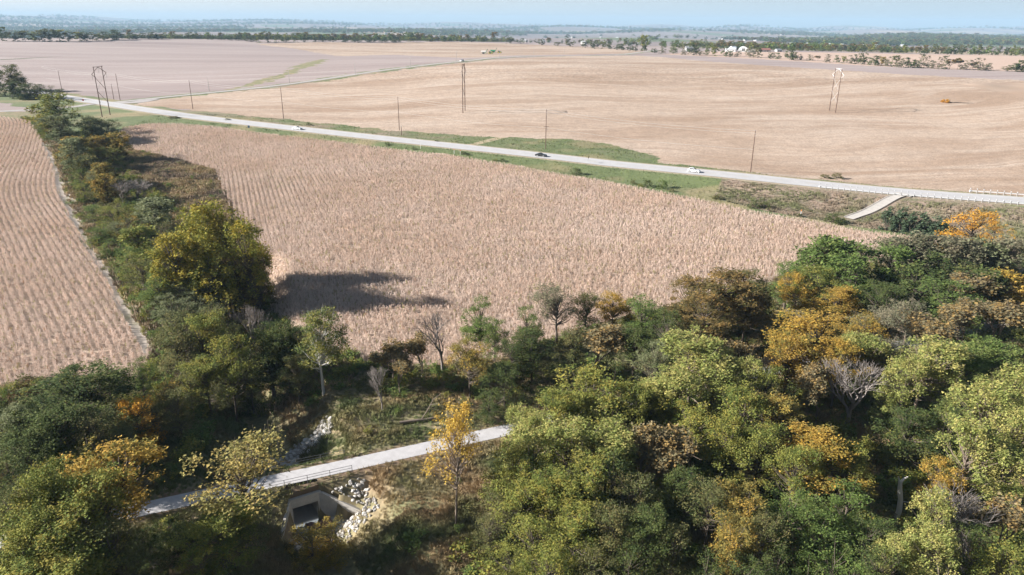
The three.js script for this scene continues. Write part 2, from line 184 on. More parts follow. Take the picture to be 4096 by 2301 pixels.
const FAR = [
  [192.5,-1045.4,5.9,4,"DG"], [200.7,-1027.6,9.4,4.7,"SA"], [210.7,-1010.7,11.4,5.3,"SG"], [220.8,-987.2,10.5,4.5,"SA"], [229.9,-971.8,14.5,6.9,"DG"], [217.2,-1025.7,6.5,2.9,"OL"], [245.5,-964.3,10.3,4.5,"SG"], [251.3,-949.9,10.2,5.1,"YG"],
  [236,-964.3,5.5,3.4,"OL"], [261.5,-936.1,11.4,5,"SG"], [271.5,-922.7,7.3,3.7,"SA"], [262.4,-922.8,6.6,3.3,"DG"], [282.7,-909.8,13.2,5.6,"SA"], [287.8,-897.6,11.1,4.9,"OL"], [298.2,-880.1,7.1,3.5,"DG"], [303.5,-874.5,6.4,3.5,"SG"],
  [310.3,-853.3,11.9,6,"DG"], [312.7,-848.2,8.1,4.1,"DG"], [321.4,-853.1,6.3,3.5,"SA"], [327,-838.2,6.2,3.7,"SA"], [331.5,-828.7,5.5,3.1,"SB"], [335.1,-810.6,7.9,3.9,"SA"], [340.8,-801.8,7.2,3.3,"SG"], [344.3,-793.3,6.6,3,"YG"],
  [348,-784.9,8.3,3.9,"SA"], [352.6,-780.8,8.9,4.1,"DG"], [355.4,-772.6,11.2,3.8,"DG"], [358,-764.5,7,2.9,"SG"], [360.6,-756.5,9.3,4.9,"DG"], [365,-752.7,8.1,3.8,"YO"], [367.4,-744.9,8.6,4.3,"SA"], [369.1,-733.2,10.2,4.3,"OL"],
  [371.3,-725.7,9,4.8,"SA"], [376.8,-722.4,8.4,4.8,"DG"], [381,-718.9,7.3,3.7,"DG"], [389.6,-719.5,11.9,6.2,"SA"], [392.9,-712.4,6.7,3.4,"SA"], [398.6,-705.6,11.2,5.6,"SA"], [405,-702.6,8.4,4.2,"SB"], [410.1,-699.4,9.5,3.6,"SB"],
  [415.2,-696.3,8.4,4.8,"SA"], [420.3,-693.1,6.7,3.4,"SB"], [425.2,-690,10.1,6.4,"SA"], [430.2,-686.9,6.2,3.4,"SA"], [445,-671.3,7.2,5.6,"DG"], [449.7,-668.3,9.5,5.6,"DG"], [442.4,-677.6,3.9,3.6,"OL"], [-729.7,-1090.8,18.1,7.7,"DG"],
  [-711.8,-1090.7,11.7,9,"OL"], [-701.1,-1096.3,13.5,9,"OL"], [-686.1,-1095.2,12.5,8,"YG"], [-678.1,-1099.6,14.3,8.9,"OL"], [-670,-1104.2,16,9.8,"OL"], [-659.3,-1110.5,15.1,9.8,"YG"], [-649.9,-1116.2,12.5,8.9,"OL"], [-646,-1138.6,11.7,9.9,"YG"],
  [-637.9,-1144,12.6,8.1,"DG"], [-632.5,-1158.3,9.1,7.7,"OL"], [-628.5,-1172.2,7.3,6.9,"OL"], [-627.8,-1196.7,14,13.1,"DG"], [-625.6,-1211.6,11.3,10.3,"DG"], [-623.9,-1244,8.6,8.6,"DG"], [-616.8,-1250.2,5.8,9.6,"DG"], [-602.5,-1263.1,10.6,12.1,"DG"],
  [-595.3,-1269.8,8.7,8.7,"DG"], [-586.7,-1278.1,7.8,5.8,"DG"], [-580.2,-1310.7,6.9,9.9,"OL"], [-565.4,-1331.4,11,8.5,"DG"], [-558.4,-1343.9,6,4,"DG"], [-527,-1316.8,6.8,5.4,"DG"], [-515,-1308.1,6.8,4.8,"DG"], [-498.9,-1305.1,5.8,9.6,"DG"],
  [-480,-1305.5,6.7,7.2,"DG"], [-467.7,-1301,5.7,8.6,"DG"], [-439.2,-1273.2,7.4,9.3,"DG"], [-416.3,-1247.9,11.8,8.2,"YG"], [-407.2,-1264.1,15.6,7.8,"OL"], [-397.8,-1280.6,11.1,6.9,"YG"], [-383.8,-1289.8,10.2,8.4,"YG"], [-371.3,-1297.7,8.4,6.1,"YG"],
  [-358.5,-1316.2,14.1,7.5,"DG"], [-343.5,-1325.1,10.4,8,"DG"], [-332.9,-1331.2,6.6,7.1,"OL"], [-315.3,-1330.3,8.5,7.1,"DG"], [-293.9,-1331.6,5.6,7.1,"DG"], [-272.4,-1332.8,6.6,9.4,"DG"], [-252.5,-1342.8,7.5,9.4,"DG"], [-232.2,-1352.6,6.6,8.5,"DG"],
  [-211.6,-1362.1,5.7,9.5,"DG"], [-189,-1392.9,7.8,10.7,"YG"], [-155.5,-1420.1,6.9,9.9,"YG"], [-128.8,-1433,7.9,10.9,"DG"], [-97.2,-1450,5,6,"DG"], [-80.3,-1443.7,7,9,"DG"], [-57.2,-1457.9,8.1,7.5,"DG"], [-35.7,-1455,7,5.5,"DG"],
  [-7,-1418,8.8,9.8,"OL"], [13.8,-1417.1,8.8,6.4,"DG"], [49.3,-1373,10.4,5.7,"DG"], [77,-1346.1,6.5,7,"OL"], [98.2,-1333.6,7.4,6.9,"OL"], [121.3,-1300,9,5.9,"DG"], [132.1,-1260.2,14,7.4,"DG"], [146.5,-1259.6,9.6,6.1,"YG"],
  [153.9,-1235.9,10.3,6,"DG"], [161.9,-1196.2,8.3,5.4,"DG"], [166.4,-1181,9.1,6.2,"DG"], [172.1,-1129,8.7,5.1,"DG"], [177.5,-1115.9,7,3.9,"DG"], [191.3,-1133.1,20.6,7.9,"YG"], [194.1,-1132.1,8.7,4.8,"DG"],
];
function inside(poly, x, z) { let c = false; for (let i = 0, j = poly.length - 1; i < poly.length; j = i++) { const [xi, zi] = poly[i], [xj, zj] = poly[j]; if ((zi > z) !== (zj > z) && x < ((xj - xi) * (z - zi)) / (zj - zi) + xi) c = !c; } return c; }
const boxOf = (p) => [Math.min(...p.map((q) => q[0])), Math.max(...p.map((q) => q[0])), Math.min(...p.map((q) => q[1])), Math.max(...p.map((q) => q[1]))];
const AREAS = Object.fromEntries(Object.entries(FIELDS).map(([k, p]) => [k, { p, b: boxOf(p) }]));
const isIn = (k, x, z) => { const { p, b } = AREAS[k]; return x >= b[0] && x <= b[1] && z >= b[2] && z <= b[3] && inside(p, x, z); };
const trackLine = TRACK;
const FLUME = [[131.5, -238.2], [127, -235.3], [120.5, -231], [112, -225.5], [104.6, -219.6]];

// ---------- which kind of ground lies where ----------
function groundKind(x, z) {
  if (z > -1700) {
    if (z > -560 && z < -95) {
      if (isIn('cornA', x, z)) return 'corn_field_soil';
      if (isIn('cornL', x, z)) return 'corn_field_soil';
    }
    if (isIn('stubble', x, z) || isIn('strip', x, z)) {
      const [d, side] = z > -460 ? nearest(highwayLine, x, z) : [99, 0];
      if (d < 9.5 + (x < 60 && x > -190 ? 3 : 0)) return 'grass_verge';
      return isIn('strip', x, z) ? 'tilled_field' : 'stubble_field';
    }
    if (isIn('pinkR', x, z)) return 'pale_field';
    if (isIn('stubbleFar', x, z)) return 'stubble_field';
    if (isIn('waterway', x, z)) return 'grass_waterway';
    if (z > -560) {
      const [d, side] = nearest(highwayLine, x, z);
      if (d < 14) return 'grass_verge';
      if (isIn('drytop', x, z)) return 'grass_verge';
      if (isIn('waste', x, z)) return 'rough_grass';
      if (side > 0 || z > -190) { if (side > 0 && (d < (x > 20 ? 75 : 36) && z < -190 || (z < -338 && x > -240 && d < 62))) return 'grass_verge'; return x > -330 && z > -410 ? 'woodland_floor' : 'tilled_field'; }
      if (x > 60 && x < 130) return 'stubble_field';
      if (x > -185 && d < 60 && x < 80) return 'grass_verge';
    }
    if (z < -430 && z > -1150 && x > -260 && x < 240 && nearest(gravelLine, x, z)[0] < 8) return 'grass_verge';
    return Math.hypot(x, z) > 1560 ? 'distant_land' : 'tilled_field';
  }
  return 'distant_land';
}
// ---------- what colour the ground is (linear base colours; matter only) ----------
const STRAW = [0.425, 0.325, 0.25], STRAW2 = [0.29, 0.195, 0.13], STRAW3 = [0.50, 0.41, 0.335];
const TILL = [0.325, 0.262, 0.245], TILL2 = [0.218, 0.168, 0.158], TILL3 = [0.395, 0.337, 0.315];
const GREEN = [0.125, 0.155, 0.06], GREEN2 = [0.095, 0.125, 0.045], DRY = [0.33, 0.25, 0.145], MAUVE = [0.26, 0.195, 0.15];
function groundColor(x, z, kind) {
  const fine = hash(Math.floor(x * 3.1), Math.floor(z * 3.1)), n1 = fbm(x * 0.06, z * 0.06), n2 = fbm(x * 0.35 + 9, z * 0.35);
  let c;
  if (kind === 'stubble_field') {
    const wx = x + 40 * (fbm(x * 0.008, z * 0.008) - 0.5), q = z + 0.16 * x + 62 * (fbm(x * 0.0075 + 3, z * 0.0075, 2) - 0.5) + 18 * (fbm(x * 0.02, z * 0.02, 2) - 0.5);
    const broad = fbm(wx * 0.006 + 7, q * 0.028), band = fbm(wx * 0.012, q * 0.17, 2), thin = noise(wx * 0.02 + 31, q * 0.55), comb = noise(wx * 0.05, q * 1.5);
    c = mixc(STRAW, STRAW2, clamp((broad - 0.43) * 4) * 0.75);
    c = mixc(c, STRAW3, clamp((band - 0.5) * 3) * 0.5);
    c = mixc(c, STRAW2, clamp((0.47 - thin) * 2.4) * 0.5);
    const eddy = fbm(x * 0.02 + 11, q * 0.05 + 2, 3); c = mixc(c, STRAW2, clamp((eddy - 0.55) * 5) * 0.45); c = mixc(c, STRAW3, clamp((0.42 - eddy) * 5) * 0.4);
    c = mixc(c, STRAW2, clamp((comb - 0.5) * 2) * 0.34);
    const k = 0.7 + 0.6 * fine + 0.3 * (n2 - 0.5); c = c.map((v) => v * k);
  } else if (kind === 'tilled_field' || kind === 'pale_field') {
    const q = z + 0.1 * x + 90 * (fbm(x * 0.003 + 1, z * 0.003, 2) - 0.5), broad = fbm(x * 0.004, q * 0.012 + 4), band = fbm(x * 0.006 + 2, q * 0.06, 2), thin = noise(x * 0.01, q * 0.28);
    c = mixc(TILL, TILL2, clamp((broad - 0.42) * 2.6) * 0.75);
    c = mixc(c, TILL3, clamp((band - 0.5) * 3) * 0.6);
    c = mixc(c, TILL2, clamp((0.45 - thin) * 3) * 0.4);
    if (kind === 'pale_field') c = mixc(c, [0.52, 0.37, 0.28], 0.75);
    if (isIn('darkline', x, z)) c = [0.12, 0.11, 0.075];
    const k = 0.9 + 0.2 * fine; c = c.map((v) => v * k);
  } else if (kind === 'corn_field_soil') {
    c = mixc([0.47, 0.365, 0.285], [0.34, 0.255, 0.19], n2).map((v) => v * (0.75 + 0.5 * fine));
    const d = nearest(trackLine, x, z)[0];
    if (d < 2.2) c = mixc(c, [0.42, 0.38, 0.34], 0.75);
  } else if (kind === 'grass_verge') {
    const [d, side] = z > -560 && Math.abs(x) < 335 ? highwayAt(x, z) : [nearest(gravelLine, x, z)[0], 0];
    c = mixc(GREEN, GREEN2, clamp((n2 - 0.35) * 2.2));
    c = mixc(c, DRY, clamp((n1 - 0.5) * 3.2) * 0.65);
    if (side < 0 && z > -560) c = mixc(c, MAUVE, clamp((fbm(x * 0.05 + 50, z * 0.12) - 0.42) * 3) * (x > -190 && x < -20 ? 0.8 : 0.2));
    if (isIn('drytop', x, z)) c = mixc(mixc(MAUVE, [0.16, 0.15, 0.09], clamp((n2 - 0.4) * 2.5)), GREEN, clamp((n1 - 0.55) * 4) * 0.5);
    const edge = clamp(1 - (d - (z > -560 ? 6.2 : 3.2)) / 2.4); if (edge > 0) c = mixc(c, [0.40, 0.33, 0.235], Math.min(1, edge * (0.6 + n2)));
    if (x > -25 && x < 6 && side < 0 && z > -350 && z < -318) { const t = Math.abs(x + 14 - (z + 333) * -0.75); if (t < 2.6) c = mixc(c, [0.46, 0.36, 0.25], 0.7); }
    const e = Math.hypot((x - 76) / 15, (z + 249) / 6.5); if (e < 1.1 && side > 0) c = mixc(c, [0.30, 0.25, 0.15], (Math.abs(((e * 4.5) % 1) - 0.5) < 0.17 ? 0.5 : 0) + (e < 0.3 ? 0.3 : 0));
    c = c.map((v) => v * (0.78 + 0.44 * fine));
  } else if (kind === 'grass_waterway') c = mixc(GREEN, DRY, clamp(n2 * 1.2 - 0.2)).map((v) => v * (0.8 + 0.4 * fine));
  else if (kind === 'rough_grass') c = mixc(mixc([0.32, 0.235, 0.13], [0.22, 0.155, 0.10], clamp(n2 * 1.5 - 0.2)), GREEN, clamp((n1 - 0.56) * 4) * 0.6).map((v) => v * (0.75 + 0.5 * fine));
  else if (kind === 'woodland_floor') {
    c = mixc(mixc([0.18, 0.17, 0.085], [0.29, 0.215, 0.135], clamp((n2 - 0.3) * 2)), [0.15, 0.175, 0.07], clamp((n1 - 0.5) * 3) * 0.5).map((v) => v * (0.7 + 0.6 * fine));
    const d = nearest(trackLine, x, z)[0]; if (d < 2.4) c = mixc(c, [0.42, 0.38, 0.33], 0.7 * clamp(n2 * 2 - 0.2));
    const t = z > -160 ? nearest(trailLine, x, z)[0] : 99; if (t < 2.9) c = mixc(c, [0.21, 0.145, 0.095], clamp((2.9 - t) * 1.2) * clamp(n2 * 2.2 - 0.3));
    if (x < -70 && z > -113 && z < -98) c = mixc(c, [0.4, 0.38, 0.34], clamp(n2 * 3 - 1) * clamp(1 - Math.abs(z + 107 + (x + 90) * 0.3) / 3));
  } else {
    const s = 420, a = 0.35, u = (x * Math.cos(a) - z * Math.sin(a)) / s, v = (x * Math.sin(a) + z * Math.cos(a)) / (s * 1.6), h = hash(Math.floor(u + 0.4 * noise(v, u)), Math.floor(v + 0.3 * noise(u, v)));
    c = h < 0.55 ? mixc(TILL, TILL2, h) : h < 0.8 ? mixc(TILL2, [0.30, 0.22, 0.16], 0.5) : h < 0.9 ? [0.16, 0.19, 0.09] : [0.47, 0.36, 0.26];
    c = c.map((w) => w * (0.6 + 0.3 * n1));
  }
  return c;
}
const toS = (v) => 255 * (v <= 0.0031308 ? v * 12.92 : 1.055 * Math.pow(Math.max(0, v), 1 / 2.4) - 0.055);
// a raster of ground kinds and of distances to the highway, looked up with ragged edges
const raster = (x0, x1, z0, z1, step, f) => { const w = Math.round((x1 - x0) / step), h = Math.round((z0 - z1) / step), a = []; for (let j = 0; j < h; j++) for (let i = 0; i < w; i++) a.push(f(x0 + (i + 0.5) * step, z0 - (j + 0.5) * step)); return (x, z) => a[Math.max(0, Math.min(h - 1, Math.floor((z0 - z) / step))) * w + Math.max(0, Math.min(w - 1, Math.floor((x - x0) / step)))]; };
const highwayAt = raster(-340, 340, -30, -570, 1.5, (x, z) => nearest(highwayLine, x, z));
const kindAt = [raster(-332, 332, -38, -562, 0.8, groundKind), raster(-1004, 1004, -556, -1704, 2.5, groundKind)];
const kindNear = (x, z, zone) => { if (zone === 2) return groundKind(x, z); const q = zone ? 2 : 1; return kindAt[zone](x + q * (5 * (noise(x * 0.16, z * 0.16) - 0.5) + 2 * (noise(x * 0.7, z * 0.7) - 0.5)), z + q * (5 * (noise(x * 0.16 + 40, z * 0.16) - 0.5) + 2 * (noise(x * 0.7 + 9, z * 0.7) - 0.5))); };
function groundMap(x0, x1, z0, z1, W, H, zone) {              // z0 is the near edge; v = 0 there
  const d = new Uint8Array(W * H * 4);
  for (let j = 0; j < H; j++) for (let i = 0; i < W; i++) {
    const x = lerp(x0, x1, (i + 0.5) / W), z = lerp(z0, z1, (j + 0.5) / H), o = (j * W + i) * 4;
    if (zone === 2 && ((Math.abs(x) < 970 && z > -1640 && z < -590) || (Math.abs(x) < 300 && z > -530 && z < -80))) continue;
    const c = groundColor(x, z, kindNear(x, z, zone));
    d[o] = toS(c[0]); d[o + 1] = toS(c[1]); d[o + 2] = toS(c[2]); d[o + 3] = 255;
  }
  const t = new THREE.DataTexture(d, W, H); t.colorSpace = THREE.SRGBColorSpace; t.magFilter = t.minFilter = THREE.LinearFilter; t.needsUpdate = true;
  return t;
}
// ---------- the ground sheet: one grid, finer near the creek, cut into its fields ----------
const ZONES = [[-330, 330, -40, -560, 2048, 1792], [-1000, 1000, -560, -1700, 2048, 1024], [-14000, 14000, 300, -16500, 2048, 1228]];
const zoneMaterials = ZONES.map((b, i) => new THREE.MeshStandardMaterial({ map: groundMap(...b, i), roughness: 1, metalness: 0 }));
const lines = (fixed, step) => { const out = [fixed[0]]; for (let i = 1; i < fixed.length; i++) { let p = fixed[i - 1]; const end = fixed[i], dir = Math.sign(end - p); for (;;) { const s = step(p); if (Math.abs(end - p) < s * 1.4) break; p += dir * s; out.push(p); } out.push(end); } return out; };
const gx = lines([-14000, -1000, -330, -62, 62, 330, 1000, 14000], (x) => { const a = Math.abs(x); return a <= 62 ? 0.8 : a <= 330 ? 0.8 + (a - 62) * 0.022 : 7 + (a - 330) * 0.06; });
const gz = lines([300, -40, -60, -128, -560, -1700, -16500], (z) => (z > -40 ? 30 : z > -60 ? 4 : z >= -128 ? 0.8 : 0.8 + (-z - 128) * (z < -1700 ? 0.022 : 0.014)));
{
  const nx = gx.length, nz = gz.length, ys = new Float32Array(nx * nz);
  for (let j = 0; j < nz; j++) for (let i = 0; i < nx; i++) ys[j * nx + i] = groundHeight(gx[i], gz[j]);
  const cells = new Map();
  for (let j = 0; j < nz - 1; j++) for (let i = 0; i < nx - 1; i++) {
    const x = (gx[i] + gx[i + 1]) / 2, z = (gz[j] + gz[j + 1]) / 2;
    if (z > -100 && z < -70 && x > -40 && x < -18) { const [td, ts] = nearest(trailLine, x, z); if (ts < 0 && td > 0.9) { const mx = (x + 28.24) * 0.853 - (z + 83.41) * 0.523, my = (x + 28.24) * 0.523 + (z + 83.41) * 0.853; if (Math.abs(mx) < 1.95 && my > -3 && my < 0.55) continue; } }
    const zone = z < -40 && z > -560 && Math.abs(x) < 330 ? 0 : z < -560 && z > -1700 && Math.abs(x) < 1000 ? 1 : 2, key = groundKind(x, z) + '|' + zone;
    if (!cells.has(key)) cells.set(key, []);
    cells.get(key).push(j * nx + i);
  }
  const used = {};
  for (const [key, list] of [...cells].sort()) {
    const [kind, zone] = key.split('|'), [x0, x1, z0, z1] = ZONES[zone], id = new Map(), P = [], U = [], N = [], I = [];
    const vert = (k) => { if (!id.has(k)) { id.set(k, P.length / 3); const i = k % nx, j = Math.floor(k / nx), x = gx[i], z = gz[j]; P.push(x, ys[k], z); U.push((x - x0) / (x1 - x0), (z - z0) / (z1 - z0));
      const a = Math.max(0, i - 1), b = Math.min(nx - 1, i + 1), c = Math.max(0, j - 1), d = Math.min(nz - 1, j + 1), dx = (ys[j * nx + b] - ys[j * nx + a]) / (gx[b] - gx[a]), dz = (ys[d * nx + i] - ys[c * nx + i]) / (gz[d] - gz[c]), l = Math.hypot(dx, 1, dz); N.push(-dx / l, 1 / l, -dz / l); } return id.get(k); };
    for (const k of list) { const a = vert(k), b = vert(k + 1), c = vert(k + nx), d = vert(k + nx + 1); I.push(a, b, d, a, d, c); }
    const g = new THREE.BufferGeometry(); g.setAttribute('position', new THREE.Float32BufferAttribute(P, 3)); g.setAttribute('normal', new THREE.Float32BufferAttribute(N, 3)); g.setAttribute('uv', new THREE.Float32BufferAttribute(U, 2)); g.setIndex(I);
    const m = new THREE.Mesh(g, zoneMaterials[zone]); used[kind] = (used[kind] || 0) + 1;
    m.name = used[kind] > 1 ? `${kind}_${String(used[kind] - 1).padStart(3, '0')}` : kind; m.userData.kind = 'structure'; m.receiveShadow = m.castShadow = true; scene.add(m);
  }
}
// ---------- helpers for things ----------
const taken = {};
function numbered(name) { taken[name] = (taken[name] ?? -1) + 1; return taken[name] ? `${name}_${String(taken[name]).padStart(3, '0')}` : name; }
const lit = (m) => { m.castShadow = m.receiveShadow = true; return m; };
function thing(name, label, category, group, [x, y, z] = [0, 0, 0], turn = 0) {
  const o = new THREE.Group(); o.name = numbered(name); o.position.set(x, y, z); o.rotation.y = turn; o.userData = { label, category }; if (group) o.userData.group = group; scene.add(o); return o;
}
function part(name, geometry, material, parent) { const m = lit(new THREE.Mesh(geometry, material)); m.name = name; parent.add(m); return m; }
function structure(name, geometry, material) { const m = lit(new THREE.Mesh(geometry, material)); m.name = numbered(name); m.userData.kind = 'structure'; scene.add(m); return m; }
function stuff(name, label, category, geometry, material, places, tint) {
  const m = lit(new THREE.InstancedMesh(geometry, material, places.length)), o = new THREE.Object3D(), c = new THREE.Color();
  places.forEach(([x, y, z, s, turn, sy = s, tx = 0, tz = 0], i) => { o.position.set(x, y, z); o.rotation.set(tx, turn, tz); o.scale.set(s, sy, s); o.updateMatrix(); m.setMatrixAt(i, o.matrix); if (tint) { const k = tint(i, places[i]); m.setColorAt(i, c.setRGB(...k)); } });
  m.name = numbered(name); m.userData = { label, category, kind: 'stuff' }; scene.add(m); return m;
}
const mat = (c, roughness = 0.9, more = {}) => new THREE.MeshStandardMaterial({ color: new THREE.Color().setRGB(...c), roughness, metalness: 0, ...more });
const box = (w, h, d, x = 0, y = 0, z = 0) => { const g = new THREE.BoxGeometry(w, h, d); g.translate(x, y, z); return g; };
const merge = (list) => mergeGeometries(list.map((g) => { const c = g.index ? g.toNonIndexed() : g; for (const k of Object.keys(c.attributes)) if (!['position', 'normal', 'uv'].includes(k)) c.deleteAttribute(k); return c; }));
function rod(a, b, ra, rb = ra, sides = 6) {            // a tapered round bar from a to b
  const A = new THREE.Vector3(...a), B = new THREE.Vector3(...b), d = B.clone().sub(A), g = new THREE.CylinderGeometry(rb, ra, d.length(), sides, 1);
  g.applyQuaternion(new THREE.Quaternion().setFromUnitVectors(new THREE.Vector3(0, 1, 0), d.clone().normalize())); g.translate(...A.add(B).multiplyScalar(0.5).toArray()); return g;
}
function ribbon(line, width, lift, shift = 0, across = 2) {     // a sheet laid along a line, draped on the ground
  const P = [], N = [], U = [], I = []; let run = 0;
  line.forEach(([x, z], i) => {
    const [ax, az] = line[Math.max(0, i - 1)], [bx, bz] = line[Math.min(line.length - 1, i + 1)], l = Math.hypot(bx - ax, bz - az), px = -(bz - az) / l, pz = (bx - ax) / l;
    if (i) run += Math.hypot(x - line[i - 1][0], z - line[i - 1][1]);
    for (let k = 0; k <= across; k++) { const o = shift + (k / across - 0.5) * width, X = x + px * o, Z = z + pz * o; P.push(X, lift(X, Z, i), Z); N.push(0, 1, 0); U.push(o, run); }
    if (i) for (let k = 0; k < across; k++) { const q = i * (across + 1) + k, p = q - across - 1; I.push(p, p + 1, q + 1, p, q + 1, q); }
  });
  const g = new THREE.BufferGeometry(); g.setAttribute('position', new THREE.Float32BufferAttribute(P, 3)); g.setAttribute('normal', new THREE.Float32BufferAttribute(N, 3)); g.setAttribute('uv', new THREE.Float32BufferAttribute(U, 2)); g.setIndex(I); return g;
}
function speckle(base, spread, scale, streak = 1, seed = 0, size = 256) {          // a tile of grain, u and v in metres divided by `scale`
  const d = new Uint8Array(size * size * 4), wrap = (x, y, p) => { const i = Math.floor(x), j = Math.floor(y), u = x - i, v = y - j, h = (a, b) => hash(((a % p) + p) % p + seed, ((b % p) + p) % p); return lerp(lerp(h(i, j), h(i + 1, j), u), lerp(h(i, j + 1), h(i + 1, j + 1), u), v); };
  for (let j = 0; j < size; j++) for (let i = 0; i < size; i++) { const u = i / size, v = j / size, n = 0.4 * wrap(u * 8, v * 8 * streak, 8) + 0.3 * wrap(u * 32, v * 32 * streak, 32) + 0.3 * hash(i + seed, j), k = 1 + spread * (n - 0.5) * 2, o = (j * size + i) * 4; for (let c = 0; c < 3; c++) d[o + c] = toS(clamp(base[c] * k)); d[o + 3] = 255; }
  const t = new THREE.DataTexture(d, size, size); t.colorSpace = THREE.SRGBColorSpace; t.wrapS = t.wrapT = THREE.RepeatWrapping; t.repeat.set(1 / scale, 1 / scale); t.magFilter = t.minFilter = THREE.LinearFilter; t.needsUpdate = true; return t;
}
// ---------- roads ----------
const paved = new THREE.MeshStandardMaterial({ map: speckle([0.44, 0.435, 0.44], 0.16, 14, 1, 3), roughness: 0.95 });
const gravelMaterial = new THREE.MeshStandardMaterial({ map: speckle([0.37, 0.345, 0.33], 0.22, 9, 1, 5), roughness: 1 });
const limestone = new THREE.MeshStandardMaterial({ map: speckle([0.45, 0.44, 0.445], 0.22, 5, 1, 8), roughness: 1 });
const lift = (ys, by) => (x, z, i) => ys[i] + by;
const highwayFine = polyline(HIGHWAY, 4), highwayFineY = highwayFine.map(([x, z]) => along(highwayY, nearest(highwayLine, x, z)[2])), gravelFine = polyline(GRAVEL, 6), gravelFineY = gravelFine.map(([x, z]) => along(gravelY, nearest(gravelLine, x, z)[2]));
structure('highway', ribbon(highwayFine, 11.6, lift(highwayFineY, 0.03)), paved);
structure('gravel_road', ribbon(gravelFine, 6.6, lift(gravelFineY, 0.03)), gravelMaterial);
structure('gravel_lane', ribbon(polyline(LANE, 3).slice(2), 6, (x, z) => groundHeight(x, z) + 0.08), gravelMaterial);
structure('limestone_trail', ribbon(polyline(TRAIL, 1.5), 3.1, () => 0.31), limestone);
{ const c = [[-268, -462], [-256, -452], [-243, -449], [-232, -452], [-226, -470]]; structure('gravel_apron', ribbon(polyline(c, 2), 8, (x, z) => Math.max(groundHeight(x, z) + 0.1, along(highwayY, nearest(highwayLine, x, z)[2]) + 0.02)), gravelMaterial); }
{
  const white = mat([0.62, 0.62, 0.6], 0.8), yellow = mat([0.55, 0.42, 0.16], 0.8);
  structure('edge_marking', ribbon(highwayFine, 0.12, lift(highwayFineY, 0.036), -3.7, 1), white); structure('edge_marking', ribbon(highwayFine, 0.12, lift(highwayFineY, 0.036), 3.7, 1), white);
  const dashes = []; for (let i = 2; i + 2 < highwayFine.length; i += 3) dashes.push(ribbon(highwayFine.slice(i, i + 2), 0.14, (x, z, k) => highwayFineY[i + k] + 0.036, 0, 1));
  structure('centre_marking', mergeGeometries(dashes), yellow);
}
// ---------- leaves, wood and whole plants ----------
const leafMaterial = new THREE.MeshPhysicalMaterial({ vertexColors: true, roughness: 0.85, transmission: 0.36, thickness: 0, side: THREE.DoubleSide, specularIntensity: 0.15 });
const grassMaterial = new THREE.MeshStandardMaterial({ vertexColors: true, roughness: 1, side: THREE.DoubleSide });
const barkDark = new THREE.MeshStandardMaterial({ color: new THREE.Color().setRGB(0.10, 0.08, 0.062), roughness: 1 });
const barkBrown = new THREE.MeshStandardMaterial({ color: new THREE.Color().setRGB(0.19, 0.15, 0.12), roughness: 1 });
const barkGrey = new THREE.MeshStandardMaterial({ color: new THREE.Color().setRGB(0.21, 0.185, 0.17), roughness: 1 });
const barkPale = new THREE.MeshStandardMaterial({ color: new THREE.Color().setRGB(0.50, 0.48, 0.45), roughness: 1 });
class Leaves {                                          // many small two-faced leaves in one geometry
  constructor(random) { this.P = []; this.C = []; this.I = []; this.r = random; }
  add(x, y, z, size, color, flat = 0.45, one = false) {
    const r = this.r, a = r() * 6.283, n = new THREE.Vector3(r() - 0.5, flat + r() * 0.8, r() - 0.5).normalize(), u = new THREE.Vector3(Math.cos(a), r() - 0.7, Math.sin(a)).cross(n).normalize(), v = n.clone().cross(u), k = this.P.length / 3, l = size * (0.6 + 0.8 * r()), w = l * (0.34 + 0.2 * r()), q = 0.82 + 0.36 * r();
    const put = (s, t, f) => this.P.push(x + u.x * s + v.x * t + n.x * f, y + u.y * s + v.y * t + n.y * f, z + u.z * s + v.z * t + n.z * f);
    if (one) { put(-l / 2, -w, 0); put(l * 0.55, 0, 0); put(-l / 2, w, 0); for (let i = 0; i < 3; i++) this.C.push(color[0] * q, color[1] * q, color[2] * q); this.I.push(k, k + 1, k + 2); return; }
    put(-l / 2, 0, 0); put(0, w, l * 0.12); put(l / 2, 0, 0); put(0, -w, l * 0.12);
    for (let i = 0; i < 4; i++) this.C.push(color[0] * q, color[1] * q, color[2] * q);
    this.I.push(k, k + 2, k + 1, k, k + 3, k + 2);
  }
  geometry() { const g = new THREE.BufferGeometry(); g.setAttribute('position', new THREE.Float32BufferAttribute(this.P, 3)); g.setAttribute('color', new THREE.Float32BufferAttribute(this.C, 3)); g.setIndex(this.I); return g; }
}
class Wood {                                            // limbs as tapered prisms in one geometry
  constructor() { this.P = []; this.I = []; }
  limb(pts, ra, rb, sides) {
    const k = this.P.length / 3, up = new THREE.Vector3(0.31, 0.2, 0.93).normalize();
    pts.forEach((p, i) => { const d = pts[Math.min(i + 1, pts.length - 1)].clone().sub(pts[Math.max(0, i - 1)]).normalize(), u = d.clone().cross(up).normalize(), v = d.clone().cross(u), rad = lerp(ra, rb, i / (pts.length - 1)); for (let s = 0; s < sides; s++) { const a = (s / sides) * 6.283, c = Math.cos(a) * rad, e = Math.sin(a) * rad; this.P.push(p.x + u.x * c + v.x * e, p.y + u.y * c + v.y * e, p.z + u.z * c + v.z * e); } });
    for (let i = 0; i < pts.length - 1; i++) for (let s = 0; s < sides; s++) { const a = k + i * sides + s, b = k + i * sides + ((s + 1) % sides); this.I.push(a, b, b + sides, a, b + sides, a + sides); }
  }
  geometry() { const g = new THREE.BufferGeometry(); g.setAttribute('position', new THREE.Float32BufferAttribute(this.P, 3)); g.setIndex(this.I); g.computeVertexNormals(); return g; }
}
const V = (x, y, z) => new THREE.Vector3(x, y, z);
